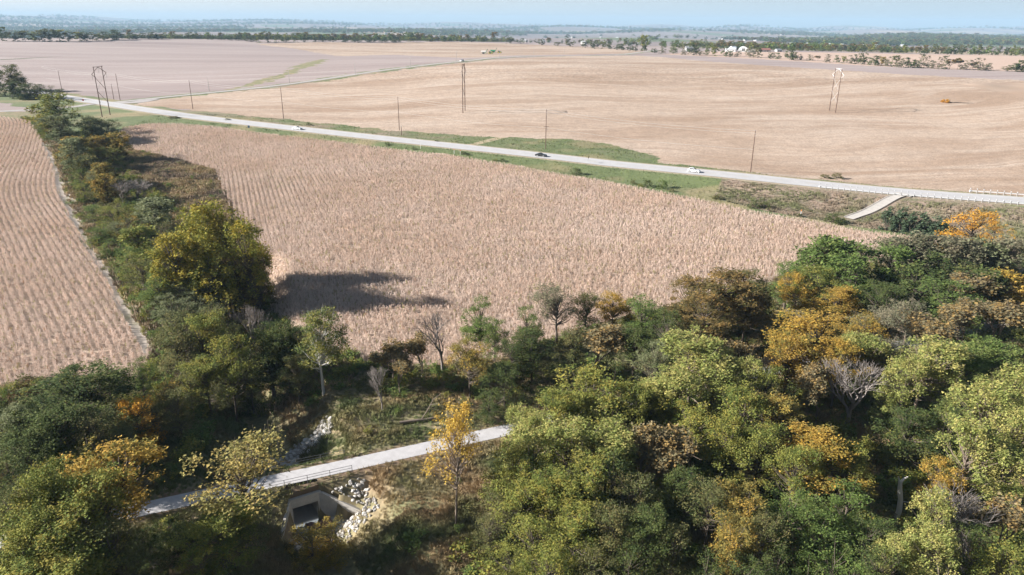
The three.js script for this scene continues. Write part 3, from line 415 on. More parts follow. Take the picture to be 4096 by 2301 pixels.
const PALETTE = {
  YG: [[0.16, 0.18, 0.045], [0.205, 0.21, 0.05], [0.115, 0.145, 0.036], [0.25, 0.22, 0.05]], YB: [[0.25, 0.265, 0.085], [0.20, 0.225, 0.065], [0.31, 0.285, 0.095], [0.15, 0.18, 0.05]],
  BG: [[0.115, 0.165, 0.045], [0.09, 0.135, 0.035], [0.16, 0.195, 0.055]], DG: [[0.06, 0.085, 0.026], [0.08, 0.10, 0.03], [0.042, 0.062, 0.02], [0.10, 0.105, 0.034]],
  OL: [[0.13, 0.13, 0.05], [0.10, 0.115, 0.042], [0.165, 0.145, 0.055]], BR: [[0.175, 0.125, 0.045], [0.12, 0.10, 0.036], [0.22, 0.145, 0.05], [0.085, 0.09, 0.032]],
  GO: [[0.44, 0.29, 0.055], [0.35, 0.25, 0.05], [0.50, 0.33, 0.075], [0.22, 0.195, 0.05], [0.30, 0.23, 0.06]], OR: [[0.62, 0.33, 0.04], [0.54, 0.30, 0.05], [0.68, 0.41, 0.07]],
  SG: [[0.155, 0.175, 0.085], [0.19, 0.205, 0.11], [0.115, 0.14, 0.065]], SA: [[0.175, 0.17, 0.105], [0.13, 0.135, 0.08], [0.21, 0.185, 0.12]],
  YC: [[0.24, 0.225, 0.042], [0.18, 0.185, 0.036], [0.32, 0.26, 0.045], [0.12, 0.14, 0.036]], YO: [[0.26, 0.205, 0.05], [0.17, 0.15, 0.045], [0.34, 0.225, 0.05]],
  PO: [[0.13, 0.165, 0.05], [0.21, 0.20, 0.055], [0.10, 0.13, 0.04]], SP: [[0.28, 0.255, 0.095], [0.22, 0.20, 0.07], [0.33, 0.26, 0.09]],
  YL: [[0.58, 0.385, 0.06], [0.50, 0.34, 0.06], [0.64, 0.45, 0.10], [0.42, 0.30, 0.06]],
  SB: [[0.20, 0.16, 0.085], [0.15, 0.135, 0.075], [0.27, 0.185, 0.07]], CE: [[0.055, 0.085, 0.045], [0.075, 0.11, 0.062], [0.10, 0.135, 0.08]],
};
for (const [k, list] of Object.entries(PALETTE)) { const f = { GO: 1.04, OR: 1.02, YL: 1, DG: 1.5, CE: 1.3 }[k] || 1.34; for (const c of list) for (let i = 0; i < 3; i++) c[i] *= f; }
// a crown 1 m in radius on a tree 1 m tall is drawn at 10 m x 3.5 m and scaled to each place
function crownTree(kind, seed, { H = 10, Rc = 3.5, clumps = 90, per = 46, leaf = 0.27, low = 0.3, fill = 1, top = 1, spread = 0.62, narrow = 1, skirt = 0, one = false } = {}) {
  const r = dice(seed), L = new Leaves(r), W = new Wood(), pal = PALETTE[kind], lean = V((r() - 0.5) * 0.8, 0, (r() - 0.5) * 0.8);
  const trunk = [V(0, -0.3, 0), V(lean.x * 0.3, H * 0.22, lean.z * 0.3), V(lean.x * 0.7, H * 0.45, lean.z * 0.7), V(lean.x, H * 0.72, lean.z)];
  W.limb(trunk, H * 0.019, H * 0.006, 7);
  const lobes = Array.from({ length: 7 }, () => { const a = r() * 6.283, y = low + 0.12 + (1 - low - 0.2) * Math.pow(r(), 1 + skirt), q = Math.max(Math.sin(Math.PI * clamp((y - low) / (1 - low), 0.1, 0.95)), skirt * (y < 0.5 ? 0.95 : 0)); return [V(Math.cos(a) * Rc * 0.62 * q, y * H, Math.sin(a) * Rc * 0.62 * q), 0.5 + 0.25 * r(), r()]; });
  lobes.push([V(lean.x, H * 0.84, lean.z), 0.55, r()]);
  for (let i = 0; i < clumps; i++) {
    const [lc, lr, hue] = lobes[Math.floor(r() * lobes.length)], d = V(r() - 0.5, r() - 0.35, r() - 0.5).normalize().multiplyScalar(Rc * lr * (0.72 + 0.36 * r()));
    d.y *= 0.92; const c = lc.clone().add(d); c.x *= narrow; c.z *= narrow; c.y = clamp(c.y, low * H * (0.7 + 0.3 * r()), H * top * (0.93 + 0.05 * r()));
    const from = trunk[1].clone().lerp(trunk[3], clamp((c.y / H - 0.28) * 1.3)), mid = from.clone().lerp(c, 0.5).add(V(0, -0.06 * H * r(), 0));
    if (i % 2 === 0 || one) W.limb([from, mid, c], H * 0.0058 * (0.6 + r()), H * 0.0012, 4);
    const tone = pal[Math.floor(((hue * 0.6 + r() * 0.4) * 0.999) * pal.length)], n = Math.round(per * fill * (0.5 + r())), cr = spread * (0.7 + 0.6 * r());
    for (let k = 0; k < n; k++) { const e = V(r() + r() - 1, (r() + r() - 1) * 0.62, r() + r() - 1).multiplyScalar(cr * 1.5), t = r() < 0.68 ? tone : pal[Math.floor(r() * pal.length)]; L.add(c.x + e.x, c.y + e.y, c.z + e.z, leaf, t, 0.45, one); }
    if (one && i % 2) { const q = c.clone().add(V((c.x - from.x) * 0.12 + (r() - 0.5) * 0.9, 0.3 + 0.9 * r(), (c.z - from.z) * 0.12 + (r() - 0.5) * 0.9)); W.limb([c, q], H * 0.0016, H * 0.0006, 3); }
  }
  const far = []; for (let i = 0; i < L.P.length; i += 27) far.push(Math.hypot(L.P[i], L.P[i + 2])); far.sort((a, b) => a - b);
  return { crown: L.geometry(), trunk: W.geometry(), H, Rc: Math.max(Rc, far[Math.floor(far.length * 0.9)]) };
}
function bareTree(seed, { H = 10, Rc = 4, depth = 6, leafKind = null, leafShare = 0, leaf = 0.26 } = {}) {
  const r = dice(seed), L = new Leaves(r), W = new Wood(), pal = leafKind && PALETTE[leafKind];
  const grow = (p, d, len, rad, n) => {
    const mid = p.clone().addScaledVector(d, len * 0.5).add(V((r() - 0.5) * len * 0.16, (r() - 0.5) * len * 0.1, (r() - 0.5) * len * 0.16)), q = p.clone().addScaledVector(d, len);
    W.limb(n > 3 ? [p, mid, q] : [p, q], rad, rad * 0.66, n > 4 ? 6 : n > 2 ? 4 : 3);
    if (pal && n < 3 && r() < leafShare) { const t = pal[Math.floor(r() * pal.length)]; for (let k = 0; k < 9; k++) L.add(q.x + (r() - 0.5) * 0.9, q.y + (r() - 0.5) * 0.7, q.z + (r() - 0.5) * 0.9, leaf, t); }
    if (n === 0) return;
    const kids = n > 3 ? 3 : n > 1 ? 3 : 2;
    for (let k = 0; k < kids; k++) { const nd = d.clone().add(V((r() - 0.5) * 1.1, (r() - 0.25) * 0.7, (r() - 0.5) * 1.1)).normalize(); nd.y = Math.max(nd.y, -0.15); nd.normalize(); grow(p.clone().lerp(q, 0.6 + 0.4 * r()), nd, len * (0.66 + 0.16 * r()), rad * 0.62, n - 1); }
  };
  grow(V(0, -0.3, 0), V((r() - 0.5) * 0.2, 1, (r() - 0.5) * 0.2).normalize(), H * 0.27, H * 0.016, depth);
  const g = W.geometry(); g.computeBoundingBox(); const b = g.boundingBox, sy = H / b.max.y, sx = (2 * Rc) / Math.max(b.max.x - b.min.x, b.max.z - b.min.z);
  g.scale(sx, sy, sx); const c = L.P.length ? L.geometry() : null; if (c) c.scale(sx, sy, sx);
  return { crown: c, trunk: g, H, Rc };
}
function bush(kind, seed, { H = 3, Rc = 2, n = 900, leaf = 0.24, cone = 0 } = {}) {
  const r = dice(seed), L = new Leaves(r), W = new Wood(), pal = PALETTE[kind];
  for (let i = 0; i < 7; i++) { const a = r() * 6.283; W.limb([V((r() - 0.5) * 0.4, -0.2, (r() - 0.5) * 0.4), V(Math.cos(a) * Rc * 0.3, H * 0.4, Math.sin(a) * Rc * 0.3), V(Math.cos(a) * Rc * 0.55, H * (0.6 + 0.2 * r()), Math.sin(a) * Rc * 0.55)], 0.05, 0.012, 4); }
  const knots = Array.from({ length: 26 }, () => { const a = r() * 6.283, e = Math.acos(r() * 1.1 - 0.1 > 1 ? 1 : r()), y = Math.cos(e), q = (0.6 + 0.4 * r()); return V(Math.cos(a) * Math.sin(e) * Rc * q * (1 - cone * y), (0.12 + 0.82 * y) * H * q, Math.sin(a) * Math.sin(e) * Rc * q * (1 - cone * y)); });
  for (let i = 0; i < n; i++) { const c = knots[Math.floor(r() * knots.length)], s = Rc * 0.34; L.add(c.x + (r() + r() - 1) * s, Math.max(0.05, c.y + (r() + r() - 1) * s * 0.8), c.z + (r() + r() - 1) * s, leaf, pal[Math.floor(r() * pal.length)]); }
  return { crown: L.geometry(), trunk: W.geometry(), H, Rc };
}
// three drawings of each kind for the wood, simpler ones for the far hedges
const models = {}, midModels = {}, lowModels = {}, farModels = {};
const special = { YL: { fill: 0.62, low: 0.3, leaf: 0.3, clumps: 86 }, SA: { fill: 0.62, clumps: 80 }, SP: { fill: 0.5, clumps: 84, low: 0.36, leaf: 0.3 }, YC: { leaf: 0.38, clumps: 92, low: 0.12, fill: 0.8 }, GO: { leaf: 0.3 }, OR: { leaf: 0.33, low: 0.18 }, PO: { narrow: 0.8, low: 0.34 }, SG: { spread: 0.5, leaf: 0.24 }, DG: { low: 0.12 }, OL: { low: 0.16, fill: 0.85 }, YG: { low: 0.2 }, YB: { low: 0.24, leaf: 0.32 }, BR: { low: 0.14, leaf: 0.31, spread: 0.55 }, BG: { low: 0.2 } };
for (const k of Object.keys(PALETTE)) { if (k === 'CE' || k === 'SB') continue; const seed = (s) => s + k.charCodeAt(0) * 7 + k.charCodeAt(1), fine = (special[k]?.leaf || 0.27) * 0.66;
  models[k] = [11, 23, 37].map((s, i) => crownTree(k, seed(s), { clumps: 100, ...special[k], per: 92, one: true, leaf: fine * 0.98, ...(i === 2 ? { H: 11, Rc: 3.2 } : {}) }));
  midModels[k] = [12, 25, 36].map((s) => crownTree(k, seed(s), { ...special[k], per: 46, one: true, leaf: 0.46, low: 0.0, skirt: 0.6, Rc: 4.8, spread: 0.9, clumps: 120 }));
  lowModels[k] = [13, 27, 39].map((s) => crownTree(k, seed(s), { clumps: 86, ...special[k], per: 58, one: true, leaf: fine * 1.2, low: 0.0, skirt: 0.7, Rc: 4.6, spread: 0.75, clumps: 100 }));
}
models.SB = [5, 9, 14].map((s) => bareTree(s, { depth: 6, leafKind: 'SB', leafShare: 0.45 })); midModels.SB = lowModels.SB = models.SB; models.BA = [3, 8, 21, 33, 47].map((s) => bareTree(s, { depth: 6 })); midModels.BA = lowModels.BA = models.BA;
for (const k of ['DG', 'SG', 'SA', 'OL', 'YG', 'YO', 'GO']) farModels[k] = [4, 7].map((s) => crownTree(k, s + k.charCodeAt(0), { clumps: 34, per: 16, leaf: 1.0, spread: 1.0, low: 0.0, skirt: 0.7, Rc: 4.8, clumps: 40, per: 18, fill: k === 'SA' ? 0.7 : 1 }));
farModels.SB = [6, 13].map((s) => bareTree(s, { depth: 4, leafKind: 'SB', leafShare: 0.5, leaf: 0.9 }));
const barkOf = (k) => ({ BA: barkGrey, SB: barkBrown, SA: barkBrown, YL: barkBrown, PO: barkPale, SP: barkDark, YB: barkBrown }[k] || barkDark);
const LOOK = { YG: 'yellow-green leafy tree', YB: 'light green sunlit tree', BG: 'fresh green leafy tree', DG: 'dark green dense tree', OL: 'dull olive tree', BR: 'russet and olive tree', GO: 'golden yellow tree', OR: 'bright orange tree', YL: 'bright yellow tree with a slender trunk', SG: 'pale sage green tree', SA: 'thin grey-green tree with bare twigs showing', YC: 'yellowing cottonwood tree with large leaves', YO: 'olive tree turning yellow', PO: 'green tree with a pale bare trunk', SP: 'sparse yellow-green tree with open branches', SB: 'nearly bare tree with a few brown leaves', BA: 'leafless grey tree' };
const NAME = { YG: 'yellow_green_tree', YB: 'light_green_tree', BG: 'green_tree', DG: 'dark_green_tree', OL: 'olive_tree', BR: 'russet_tree', GO: 'golden_tree', OR: 'orange_tree', YL: 'yellow_tree', SG: 'sage_tree', SA: 'grey_green_tree', YC: 'cottonwood_tree', YO: 'yellowing_tree', PO: 'pale_trunk_tree', SP: 'sparse_tree', SB: 'withering_tree', BA: 'bare_tree', CE: 'cedar_bush' };
function plant(model, kind, [x, y, z], H, Rc, turn, label, category, group, name) {
  const t = thing(name || NAME[kind], label, category, group, [x, y, z], turn); t.scale.set(Rc / model.Rc, H / model.H, Rc / model.Rc);
  part('trunk', model.trunk, barkOf(kind), t); if (model.crown) part('crown', model.crown, leafMaterial, t);
  return t;
}
{
  const r = dice(77);
  const marks = [['near the culvert', -28, -83, 15], ['near the slender yellow tree', -6, -75, 12], ['near the broken snag', 49.5, -77.5, 11], ['behind the fallen log', -14, -108, 9], ['near the riprap heap', -35, -106, 11], ['near the pale-trunked tree', -32, -114, 9], ['near the road junction', -240, -420, 45], ['near the drainage flume', 112, -215, 25], ['beside the waste grass', -120, -250, 40], ['at the corn row ends', -75, -112, 16]];
  const labelOf = (look, H, x, z, where) => {
    const size = H >= 14 ? 'very tall ' : H >= 11.5 ? 'tall ' : H >= 9.5 ? '' : H >= 7.5 ? 'middling ' : H >= 5 ? 'small ' : 'bushy ', best = marks.map(([n, a, b, d]) => [n, Math.hypot(x - a, z - b) / d]).sort((p, q) => p[1] - q[1])[0];
    const tail = best[1] < 1 ? ' ' + best[0] : '', count = (t) => t.split(' ').length;
    for (const t of [`${size}${look} ${where}${tail}`, `${size}${look.replace(/ with.*/, '')} ${where}${tail}`, `${size}${look.replace(/ with.*/, '')} ${where}`]) if (count(t) <= 16) return t;
  };
  TREES.forEach(([x, z, H, Rc, kind]) => {
    const set = (H < 9 || (kind === 'OR' && x > 60) ? lowModels : Math.hypot(x, z) > 165 && kind !== 'YC' ? midModels : models)[kind], m = set[Math.floor(r() * set.length)], [dt, side] = z > -190 ? nearest(trailLine, x, z) : [99, 0];
    const where = x < -180 && z < -380 ? 'beside the road junction' : z < -175 && x < -40 ? 'in the overgrown strip beside the rowed corn' : z < -118 && x < -20 ? 'in the thicket between the two corn fields' : z > -190 && side < 0 ? (x < -18 ? 'by the culvert end of the trail' : 'in the wood below the trail') : x < -20 ? 'in the shaded hollow above the trail' : 'between the trail and the corn field';
    plant(m, kind, [x, groundHeight(x, z) - 0.1, z], H * 1.04, Rc * 1.02, r() * 6.283, labelOf(LOOK[kind], H, x, z, where), 'tree', `${LOOK[kind].replace(/ with.*/, '')}s ${where}`);
  });
  const bushes = {}; const nearCorn = 'low round shrub on the grass verge below the highway';
  SHRUBS.forEach(([x, z, H, Rc, kind]) => {
    const m = (bushes[kind] ||= [1, 2].map((s) => bush(kind, s + kind.charCodeAt(0), kind === 'CE' ? { H: 4, Rc: 1.6, cone: 0.55, n: 1300, leaf: 0.3 } : {})))[r() < 0.5 ? 0 : 1];
    const [d, side] = nearest(highwayLine, x, z);
    const label = kind === 'CE' ? 'dark cedar bush in the clump below the guardrail' : side < 0 ? 'straggly shrub on the stubble side of the highway' : `${{ DG: 'dark green', BG: 'bright green', YG: 'yellowish', OL: 'brownish' }[kind]} shrub on the grass between highway and corn`;
    plant(m, kind, [x, groundHeight(x, z) - 0.05, z], H, Math.max(0.7, Rc), r() * 6.283, label, 'shrub', kind === 'CE' ? 'cedar bushes below the guardrail' : side < 0 ? 'shrubs on the stubble side' : `${kind === 'BG' ? 'bright' : kind === 'DG' ? 'dark' : 'dull'} shrubs along the verge`, kind === 'CE' ? 'cedar_bush' : 'verge_shrub');
  });
  FAR.forEach(([x, z, H, Rc, kind], i) => {
    const m = farModels[kind][i % 2], hedge = i < 47;
    plant(m, kind, [x, groundHeight(x, z) - 0.2, z], H * 1.05, Rc * 1.1, r() * 6.283, `${H > 11 ? 'tall ' : H < 6.5 ? 'low ' : ''}${LOOK[kind].replace(' with bare twigs showing', '').replace(' leafy', '')} ${hedge ? 'in the hedgerow beyond the stubble hill' : x < -500 ? 'in the hazy row along the tilled field crest' : x < -150 ? 'behind the pale far stubble field' : 'behind the far field with the grain carts'}`, 'tree', `${kind} ${hedge ? 'hedgerow trees' : 'crest trees'}`.replace(/^../, LOOK[kind].split(' ')[0]), hedge ? 'hedgerow_tree' : 'crest_tree');
  });
}
// ---------- woods of the valley and the far hills: too many to count ----------
{
  const r = dice(5), lists = { DG: [], OL: [], BG: [], YG: [], BR: [] }, kinds = Object.keys(lists);
  const put = (x, z, s, k, d = 1200) => lists[k].push([x, groundHeight(x, z) - 0.6 * s, z, s * (d > 2600 ? 1.5 : 1) * (0.9 + 0.5 * r()), r() * 6.283, s * (0.75 + 0.45 * r())]);
  for (let d = 1420; d < 14500;) {
    const step = d < 2600 ? 13 : d * 0.0062, half = 0.83 * d;
    for (let x = -half; x < half; x += step * (d < 2600 ? 1 : 1.15)) {
      const X = x + (r() - 0.5) * step * 1.6, Z = -d + (r() - 0.5) * step * 2, rr = Math.hypot(X, Z), az = Math.atan2(X, -Z) / R;
      if (rr < 1490 + (az < -20 ? 60 : 0) || (az > 14 && rr < 1250)) continue;
      const w = fbm(X * 0.0009 + 3.3, Z * 0.00055 + 1.1), belt = rr < 2700 ? (az > 10 ? 0.09 : 0.15) : rr < 4200 ? 0.06 : 0.0, line = Math.abs(((X * 0.94 + Z * 0.34) / 900 + 40) % 1 - 0.5) < 0.012 || Math.abs(((Z * 0.94 - X * 0.34) / 1300 + 80) % 1 - 0.5) < 0.01;
      const left = az < -12 && rr > 3200 ? 0.06 : 0;
      if (w + belt + left < 0.47 && !(line && r() < 0.3)) continue;
      if (d > 2600 && r() < 0.12) continue;
      const s = (d < 2600 ? 0.85 + 0.5 * r() : 1.0 + d / 6500) * (r() < 0.1 ? 1.3 : 1);
      put(X, Z, s, kinds[Math.floor(Math.pow(r(), d < 2600 ? 0.8 : 1.3) * 5)], d);
    }
    d += step * (d < 2600 ? 1.3 : 1.9);
  }
  // scrub and trees just behind the farm on the hill
  for (let i = 0; i < 240; i++) { const az = (11 + 25 * r()) * R, d = 1130 + 330 * Math.pow(r(), 0.8), x = Math.sin(az) * d, z = -Math.cos(az) * d; if (isIn('pinkR', x, z)) continue; put(x, z, 0.7 + 0.6 * r(), kinds[Math.floor(r() * 5)]); }
  for (const k of kinds) stuff('distant_woods', `${{ DG: 'dark', BG: 'green', BR: 'russet', OL: 'olive', YG: 'yellowing' }[k]} trees massed in the valley woods and on the far hills`, 'woods', mergedFar(k), leafMaterial, lists[k]);
}
function mergedFar(k) { const m = crownTree(k, 91 + k.charCodeAt(1), { clumps: 22, per: 9, leaf: 1.5, spread: 1.1, low: 0.05 }); return m.crown; }
// ---------- standing corn: dry plants in rows 1.5 m apart ----------
function cornClump(seed) {
  const r = dice(seed), P = [], C = [], I = [];
  const blade = (x, z, y0, a, len, rise, w, c) => { const k = P.length / 3, dx = Math.cos(a), dz = Math.sin(a), px = -dz * w, pz = dx * w; P.push(x + px, y0, z + pz, x - px, y0, z - pz, x + dx * len * 0.5 + px, y0 + rise, z + dz * len * 0.5 + pz, x + dx * len * 0.5 - px, y0 + rise, z + dz * len * 0.5 - pz, x + dx * len, y0 + rise * 0.35, z + dz * len); for (let i = 0; i < 5; i++) C.push(...c); I.push(k, k + 1, k + 3, k, k + 3, k + 2, k + 2, k + 3, k + 4); };
  for (let s = 0; s < 3; s++) {
    const x = (r() - 0.5) * 0.5, z = (r() - 0.5) * 0.36, h = 0.8 + 0.3 * r(), k0 = 0.85 + 0.3 * r(), t = [k0, k0, k0];
    blade(x, z, 0, r() * 6.28, 0.12, h * 0.96, 0.022, t);
    for (let i = 0; i < 5; i++) { const k = 0.85 + 0.3 * r(); blade(x, z, h * (0.28 + 0.15 * i), r() * 6.28, 0.3 + 0.18 * r(), 0.1 + 0.1 * r(), 0.03, [k, k, k]); }
    blade(x, z, h * 0.9, r() * 6.28, 0.12, 0.2, 0.022, t);
  }
  const g = new THREE.BufferGeometry(); g.setAttribute('position', new THREE.Float32BufferAttribute(P, 3)); g.setAttribute('color', new THREE.Float32BufferAttribute(C, 3)); g.setIndex(I); return g;
}
{
  const r = dice(31), husk = new THREE.MeshPhysicalMaterial({ vertexColors: true, roughness: 0.95, side: THREE.DoubleSide, transmission: 0.25, thickness: 0, specularIntensity: 0.3 });
  const fields = [['cornA', 0.39, 0.92, 'dry tan standing corn in the large field below the highway'], ['cornL', 0.55, 0.835, 'dry tan corn standing in curved rows left of the thicket'.replace('left of', 'beside')]];
  const spreadAt = (f, x, z) => (f ? 0.66 + 0.9 * ease(0.74, 0.92, -x / -z) : 0.6 + 0.9 * Math.max(ease(-95, -45, x + (z + 200) * 0.1), ease(-235, -300, z))) + 0.5 * clamp(noise(x * 0.03, z * 0.03) * 2 - 1);
  fields.forEach(([key, dx, dz, label], f) => {
    const b = AREAS[key].b, cx = (b[0] + b[1]) / 2, cz = (b[2] + b[3]) / 2, reach = Math.hypot(b[1] - b[0], b[3] - b[2]) / 2, places = [[], []];
    for (let w = -reach; w < reach; w += 1.5) for (let t = -reach; t < reach; t += 0.2) {
      const bend = f ? 5 * Math.sin(t * 0.022 + 0.6) + 0.5 * Math.sin(t * 0.06 + w * 0.02) : 1.5 * Math.sin(t * 0.02), j = w + bend + (r() - 0.5) * spreadAt(f, cx + dx * t - dz * w, cz + dz * t + dx * w), x = cx + dx * t - dz * j + (r() - 0.5) * 0.2, z = cz + dz * t + dx * j;
      if (x < -330 || Math.abs(x) > 0.78 * -z + 12) continue;
      if (!isIn(key, x, z)) continue;
      if (noise(x * 0.5, z * 0.5) < 0.1 || r() < 0.04) continue;
      if (f === 1 && nearest(trackLine, x, z)[0] < 1.6) continue;
      places[r() < 0.5 ? 0 : 1].push([x, groundHeight(x, z) - 0.05, z, 0.62 + 0.28 * r(), r() * 6.283, 0.7 + 0.4 * r(), (r() - 0.5) * 0.3, (r() - 0.5) * 0.3]);
    }
    for (const v of [0, 1]) stuff('standing_corn', label, 'corn', cornClump(41 + v + 2 * f), husk, places[v], (i, [x, , z]) => {
      const n = fbm(x * 0.05, z * 0.05), m = fbm(x * 0.4 + 3, z * 0.4), k = 0.84 + 0.3 * m, h = hash(i, v);
      let c = mixc([0.70, 0.585, 0.51], [0.655, 0.525, 0.435], clamp(n * 2.4 - 0.7)); if (h < 0.05) c = [0.36, 0.33, 0.14]; else if (h < 0.1) c = [0.42, 0.28, 0.19]; return c.map((q) => q * k);
    });
  });
}
// ---------- grass ----------
function tuft(seed, n = 9, spreadBy = 0.34, lean = 0.5, thin = 1) {
  const r = dice(seed), P = [], C = [], I = [];
  for (let i = 0; i < n; i++) { const a = r() * 6.283, d = r() * spreadBy, x = Math.cos(a) * d, z = Math.sin(a) * d, h = 0.55 + 0.6 * r(), b = r() * 6.283, lx = Math.cos(b) * lean * r(), lz = Math.sin(b) * lean * r(), w = (0.05 + 0.04 * r()) * thin, k = P.length / 3, q = 0.75 + 0.5 * r(); P.push(x - w, 0, z, x + w, 0, z + 0.02, x + lx * 0.4 + w * 0.7, h * 0.6, z + lz * 0.4, x + lx, h, z + lz); for (let j = 0; j < 4; j++) C.push(q, q, q * 0.95); I.push(k, k + 1, k + 2, k, k + 2, k + 3); }
  const g = new THREE.BufferGeometry(); g.setAttribute('position', new THREE.Float32BufferAttribute(P, 3)); g.setAttribute('color', new THREE.Float32BufferAttribute(C, 3)); g.setIndex(I); return g;
}
{
  const r = dice(9), verge = [], dry = [], floor = [], rough = [], brush = [];
  const tall = (x, z) => noise(x * 0.3, z * 0.3);
  for (let i = 0; i < 150000; i++) { const x = -190 + 400 * r(), z = -165 - 240 * r(); if (Math.abs(x) > 0.76 * -z + 6) continue; const k = groundKind(x, z); if (k !== 'grass_verge') { if (k === 'rough_grass') for (let q = 0; q < 3; q++) rough.push([x + r(), groundHeight(x, z) - 0.03, z + r(), 0.5 + 0.9 * tall(x, z), r() * 6.28]); continue; } const d = nearest(highwayLine, x, z)[0]; if (d < 8 || nearest(FLUME, x, z)[0] < 2.6) continue; const p = [x, groundHeight(x, z) - 0.03, z, 0, r() * 6.28]; if (isIn('drytop', x, z)) { p[3] = (0.35 + 0.55 * tall(x, z)) * clamp((d - 6) / 8, 0.25); dry.push(p); dry.push([x + 0.7 * r(), p[1], z + 0.7 * r(), p[3], r() * 6]); } else if (r() < 0.45) { p[3] = 0.22 + 0.4 * tall(x, z); verge.push(p); } }
  for (let i = 0; i < 120000; i++) { const z = -58 - 130 * Math.pow(r(), 1.3), x = (r() * 2 - 1) * (0.76 * -z + 8); if (groundKind(x, z) !== 'woodland_floor') continue; const d = nearest(trailLine, x, z)[0]; if (d < 1.65 || (d < 2.6 && r() < 0.45)) continue; const y = groundHeight(x, z), mx = (x + 28.24) * 0.853 - (z + 83.41) * 0.523, my = (x + 28.24) * 0.523 + (z + 83.41) * 0.853; if (y < -4.6 || (mx > 1.5 && mx < 8.6 && my > 0.5 && my < 8 && r() < 0.93)) continue; if (z < -93 && z > -105 && x < -30 && x > -41 && Math.abs(z + 99.5 - (x + 33) * -0.64) < 1.7) continue; if (z < -108 && r() < 0.4) continue; const t = tall(x, z); floor.push([x, y - 0.04, z, 0.3 + 0.62 * t * clamp(d / 6), r() * 6.28]); }
  for (let i = 0; i < 9000; i++) { const z = -58 - 300 * Math.pow(r(), 1.5), x = (r() * 2 - 1) * (0.76 * -z + 8); const k = groundKind(x, z); if (k !== 'woodland_floor' && !(k === 'rough_grass' && r() < 0.25)) continue; const d = z > -190 ? nearest(trailLine, x, z)[0] : 99, c = z > -130 && z < -60 ? nearest(creekLine, x, z)[0] : 99; if (d < 4.5 || (x > -46 && x < 0 && z > -108 && r() < 0.93) || c < 7) continue; brush.push([x, groundHeight(x, z) - 0.2, z, 0.35 + 0.75 * r(), r() * 6.28, 0.35 + 0.6 * r()]); }
  for (let i = 0; i < 90000; i++) { const z = -112 - 270 * r(), x = -28 - 225 * r(); if (groundKind(x, z) !== 'woodland_floor') continue; rough.push([x, groundHeight(x, z) - 0.03, z, 0.5 + 1.0 * tall(x, z), r() * 6.28]); if (r() < 0.1 && nearest(trackLine, x, z)[0] > 3) brush.push([x, groundHeight(x, z) - 0.2, z, 0.4 + 0.75 * r(), r() * 6.28, 0.4 + 0.6 * r()]); }
  stuff('verge_grass', 'short green grass along the highway verges', 'grass', tuft(1), grassMaterial, verge, (i, [x, , z]) => { const n = fbm(x * 0.06, z * 0.06), h = hash(i, 2); return mixc([0.15, 0.20, 0.065], [0.33, 0.27, 0.14], clamp((n - 0.47) * 3) * 0.7 + (h < 0.12 ? 0.3 : 0)).map((v) => v * (0.8 + 0.4 * h)); });
  stuff('dry_grass', 'tall faded mauve-brown grass on the highway embankment', 'grass', tuft(2, 10, 0.4, 0.7), grassMaterial, dry, (i, [x, , z]) => { const n = fbm(x * 0.09 + 4, z * 0.09), h = hash(i, 5); return mixc([0.27, 0.21, 0.16], [0.15, 0.165, 0.075], clamp((n - 0.34) * 4) * 0.9).map((v) => v * (0.75 + 0.5 * h)); });
  stuff('rough_grass_tufts', 'rank brown grass and weeds in the waste corner beside the corn', 'grass', tuft(3, 9, 0.45, 0.8), grassMaterial, rough, (i, [x, , z]) => { const n = fbm(x * 0.08, z * 0.08 + 9), h = hash(i, 7); return mixc([0.42, 0.32, 0.20], [0.27, 0.205, 0.16], clamp((n - 0.42) * 4)).map((v, q) => v * (0.75 + 0.5 * h) * (h < 0.12 ? [0.6, 0.95, 0.5][q] : 1)); });
  stuff('woodland_grass', 'tangled green and brown grass on the wooded banks', 'grass', tuft(4, 15, 0.5, 0.8, 0.55), grassMaterial, floor, (i, [x, , z]) => { const n = fbm(x * 0.11, z * 0.11 + 3), h = hash(i, 11); return mixc([0.12, 0.15, 0.055], [0.31, 0.225, 0.13], clamp((n - 0.34) * 3.4)).map((v) => v * (0.7 + 0.6 * h)); });
  const shrubs = ['DG', 'OL', 'BG', 'YG'].map((k, i) => bush(k, 60 + i, { n: 360, leaf: 0.3 }).crown);
  shrubs.forEach((g, k) => stuff('undergrowth', ['dark green', 'olive', 'fresh green', 'yellowish'][k] + ' undergrowth filling the wood between the trees', 'undergrowth', g, leafMaterial, brush.filter((_, i) => [0, 1, 3, 2, 1, 3, 2][i % 7] === k)));
}
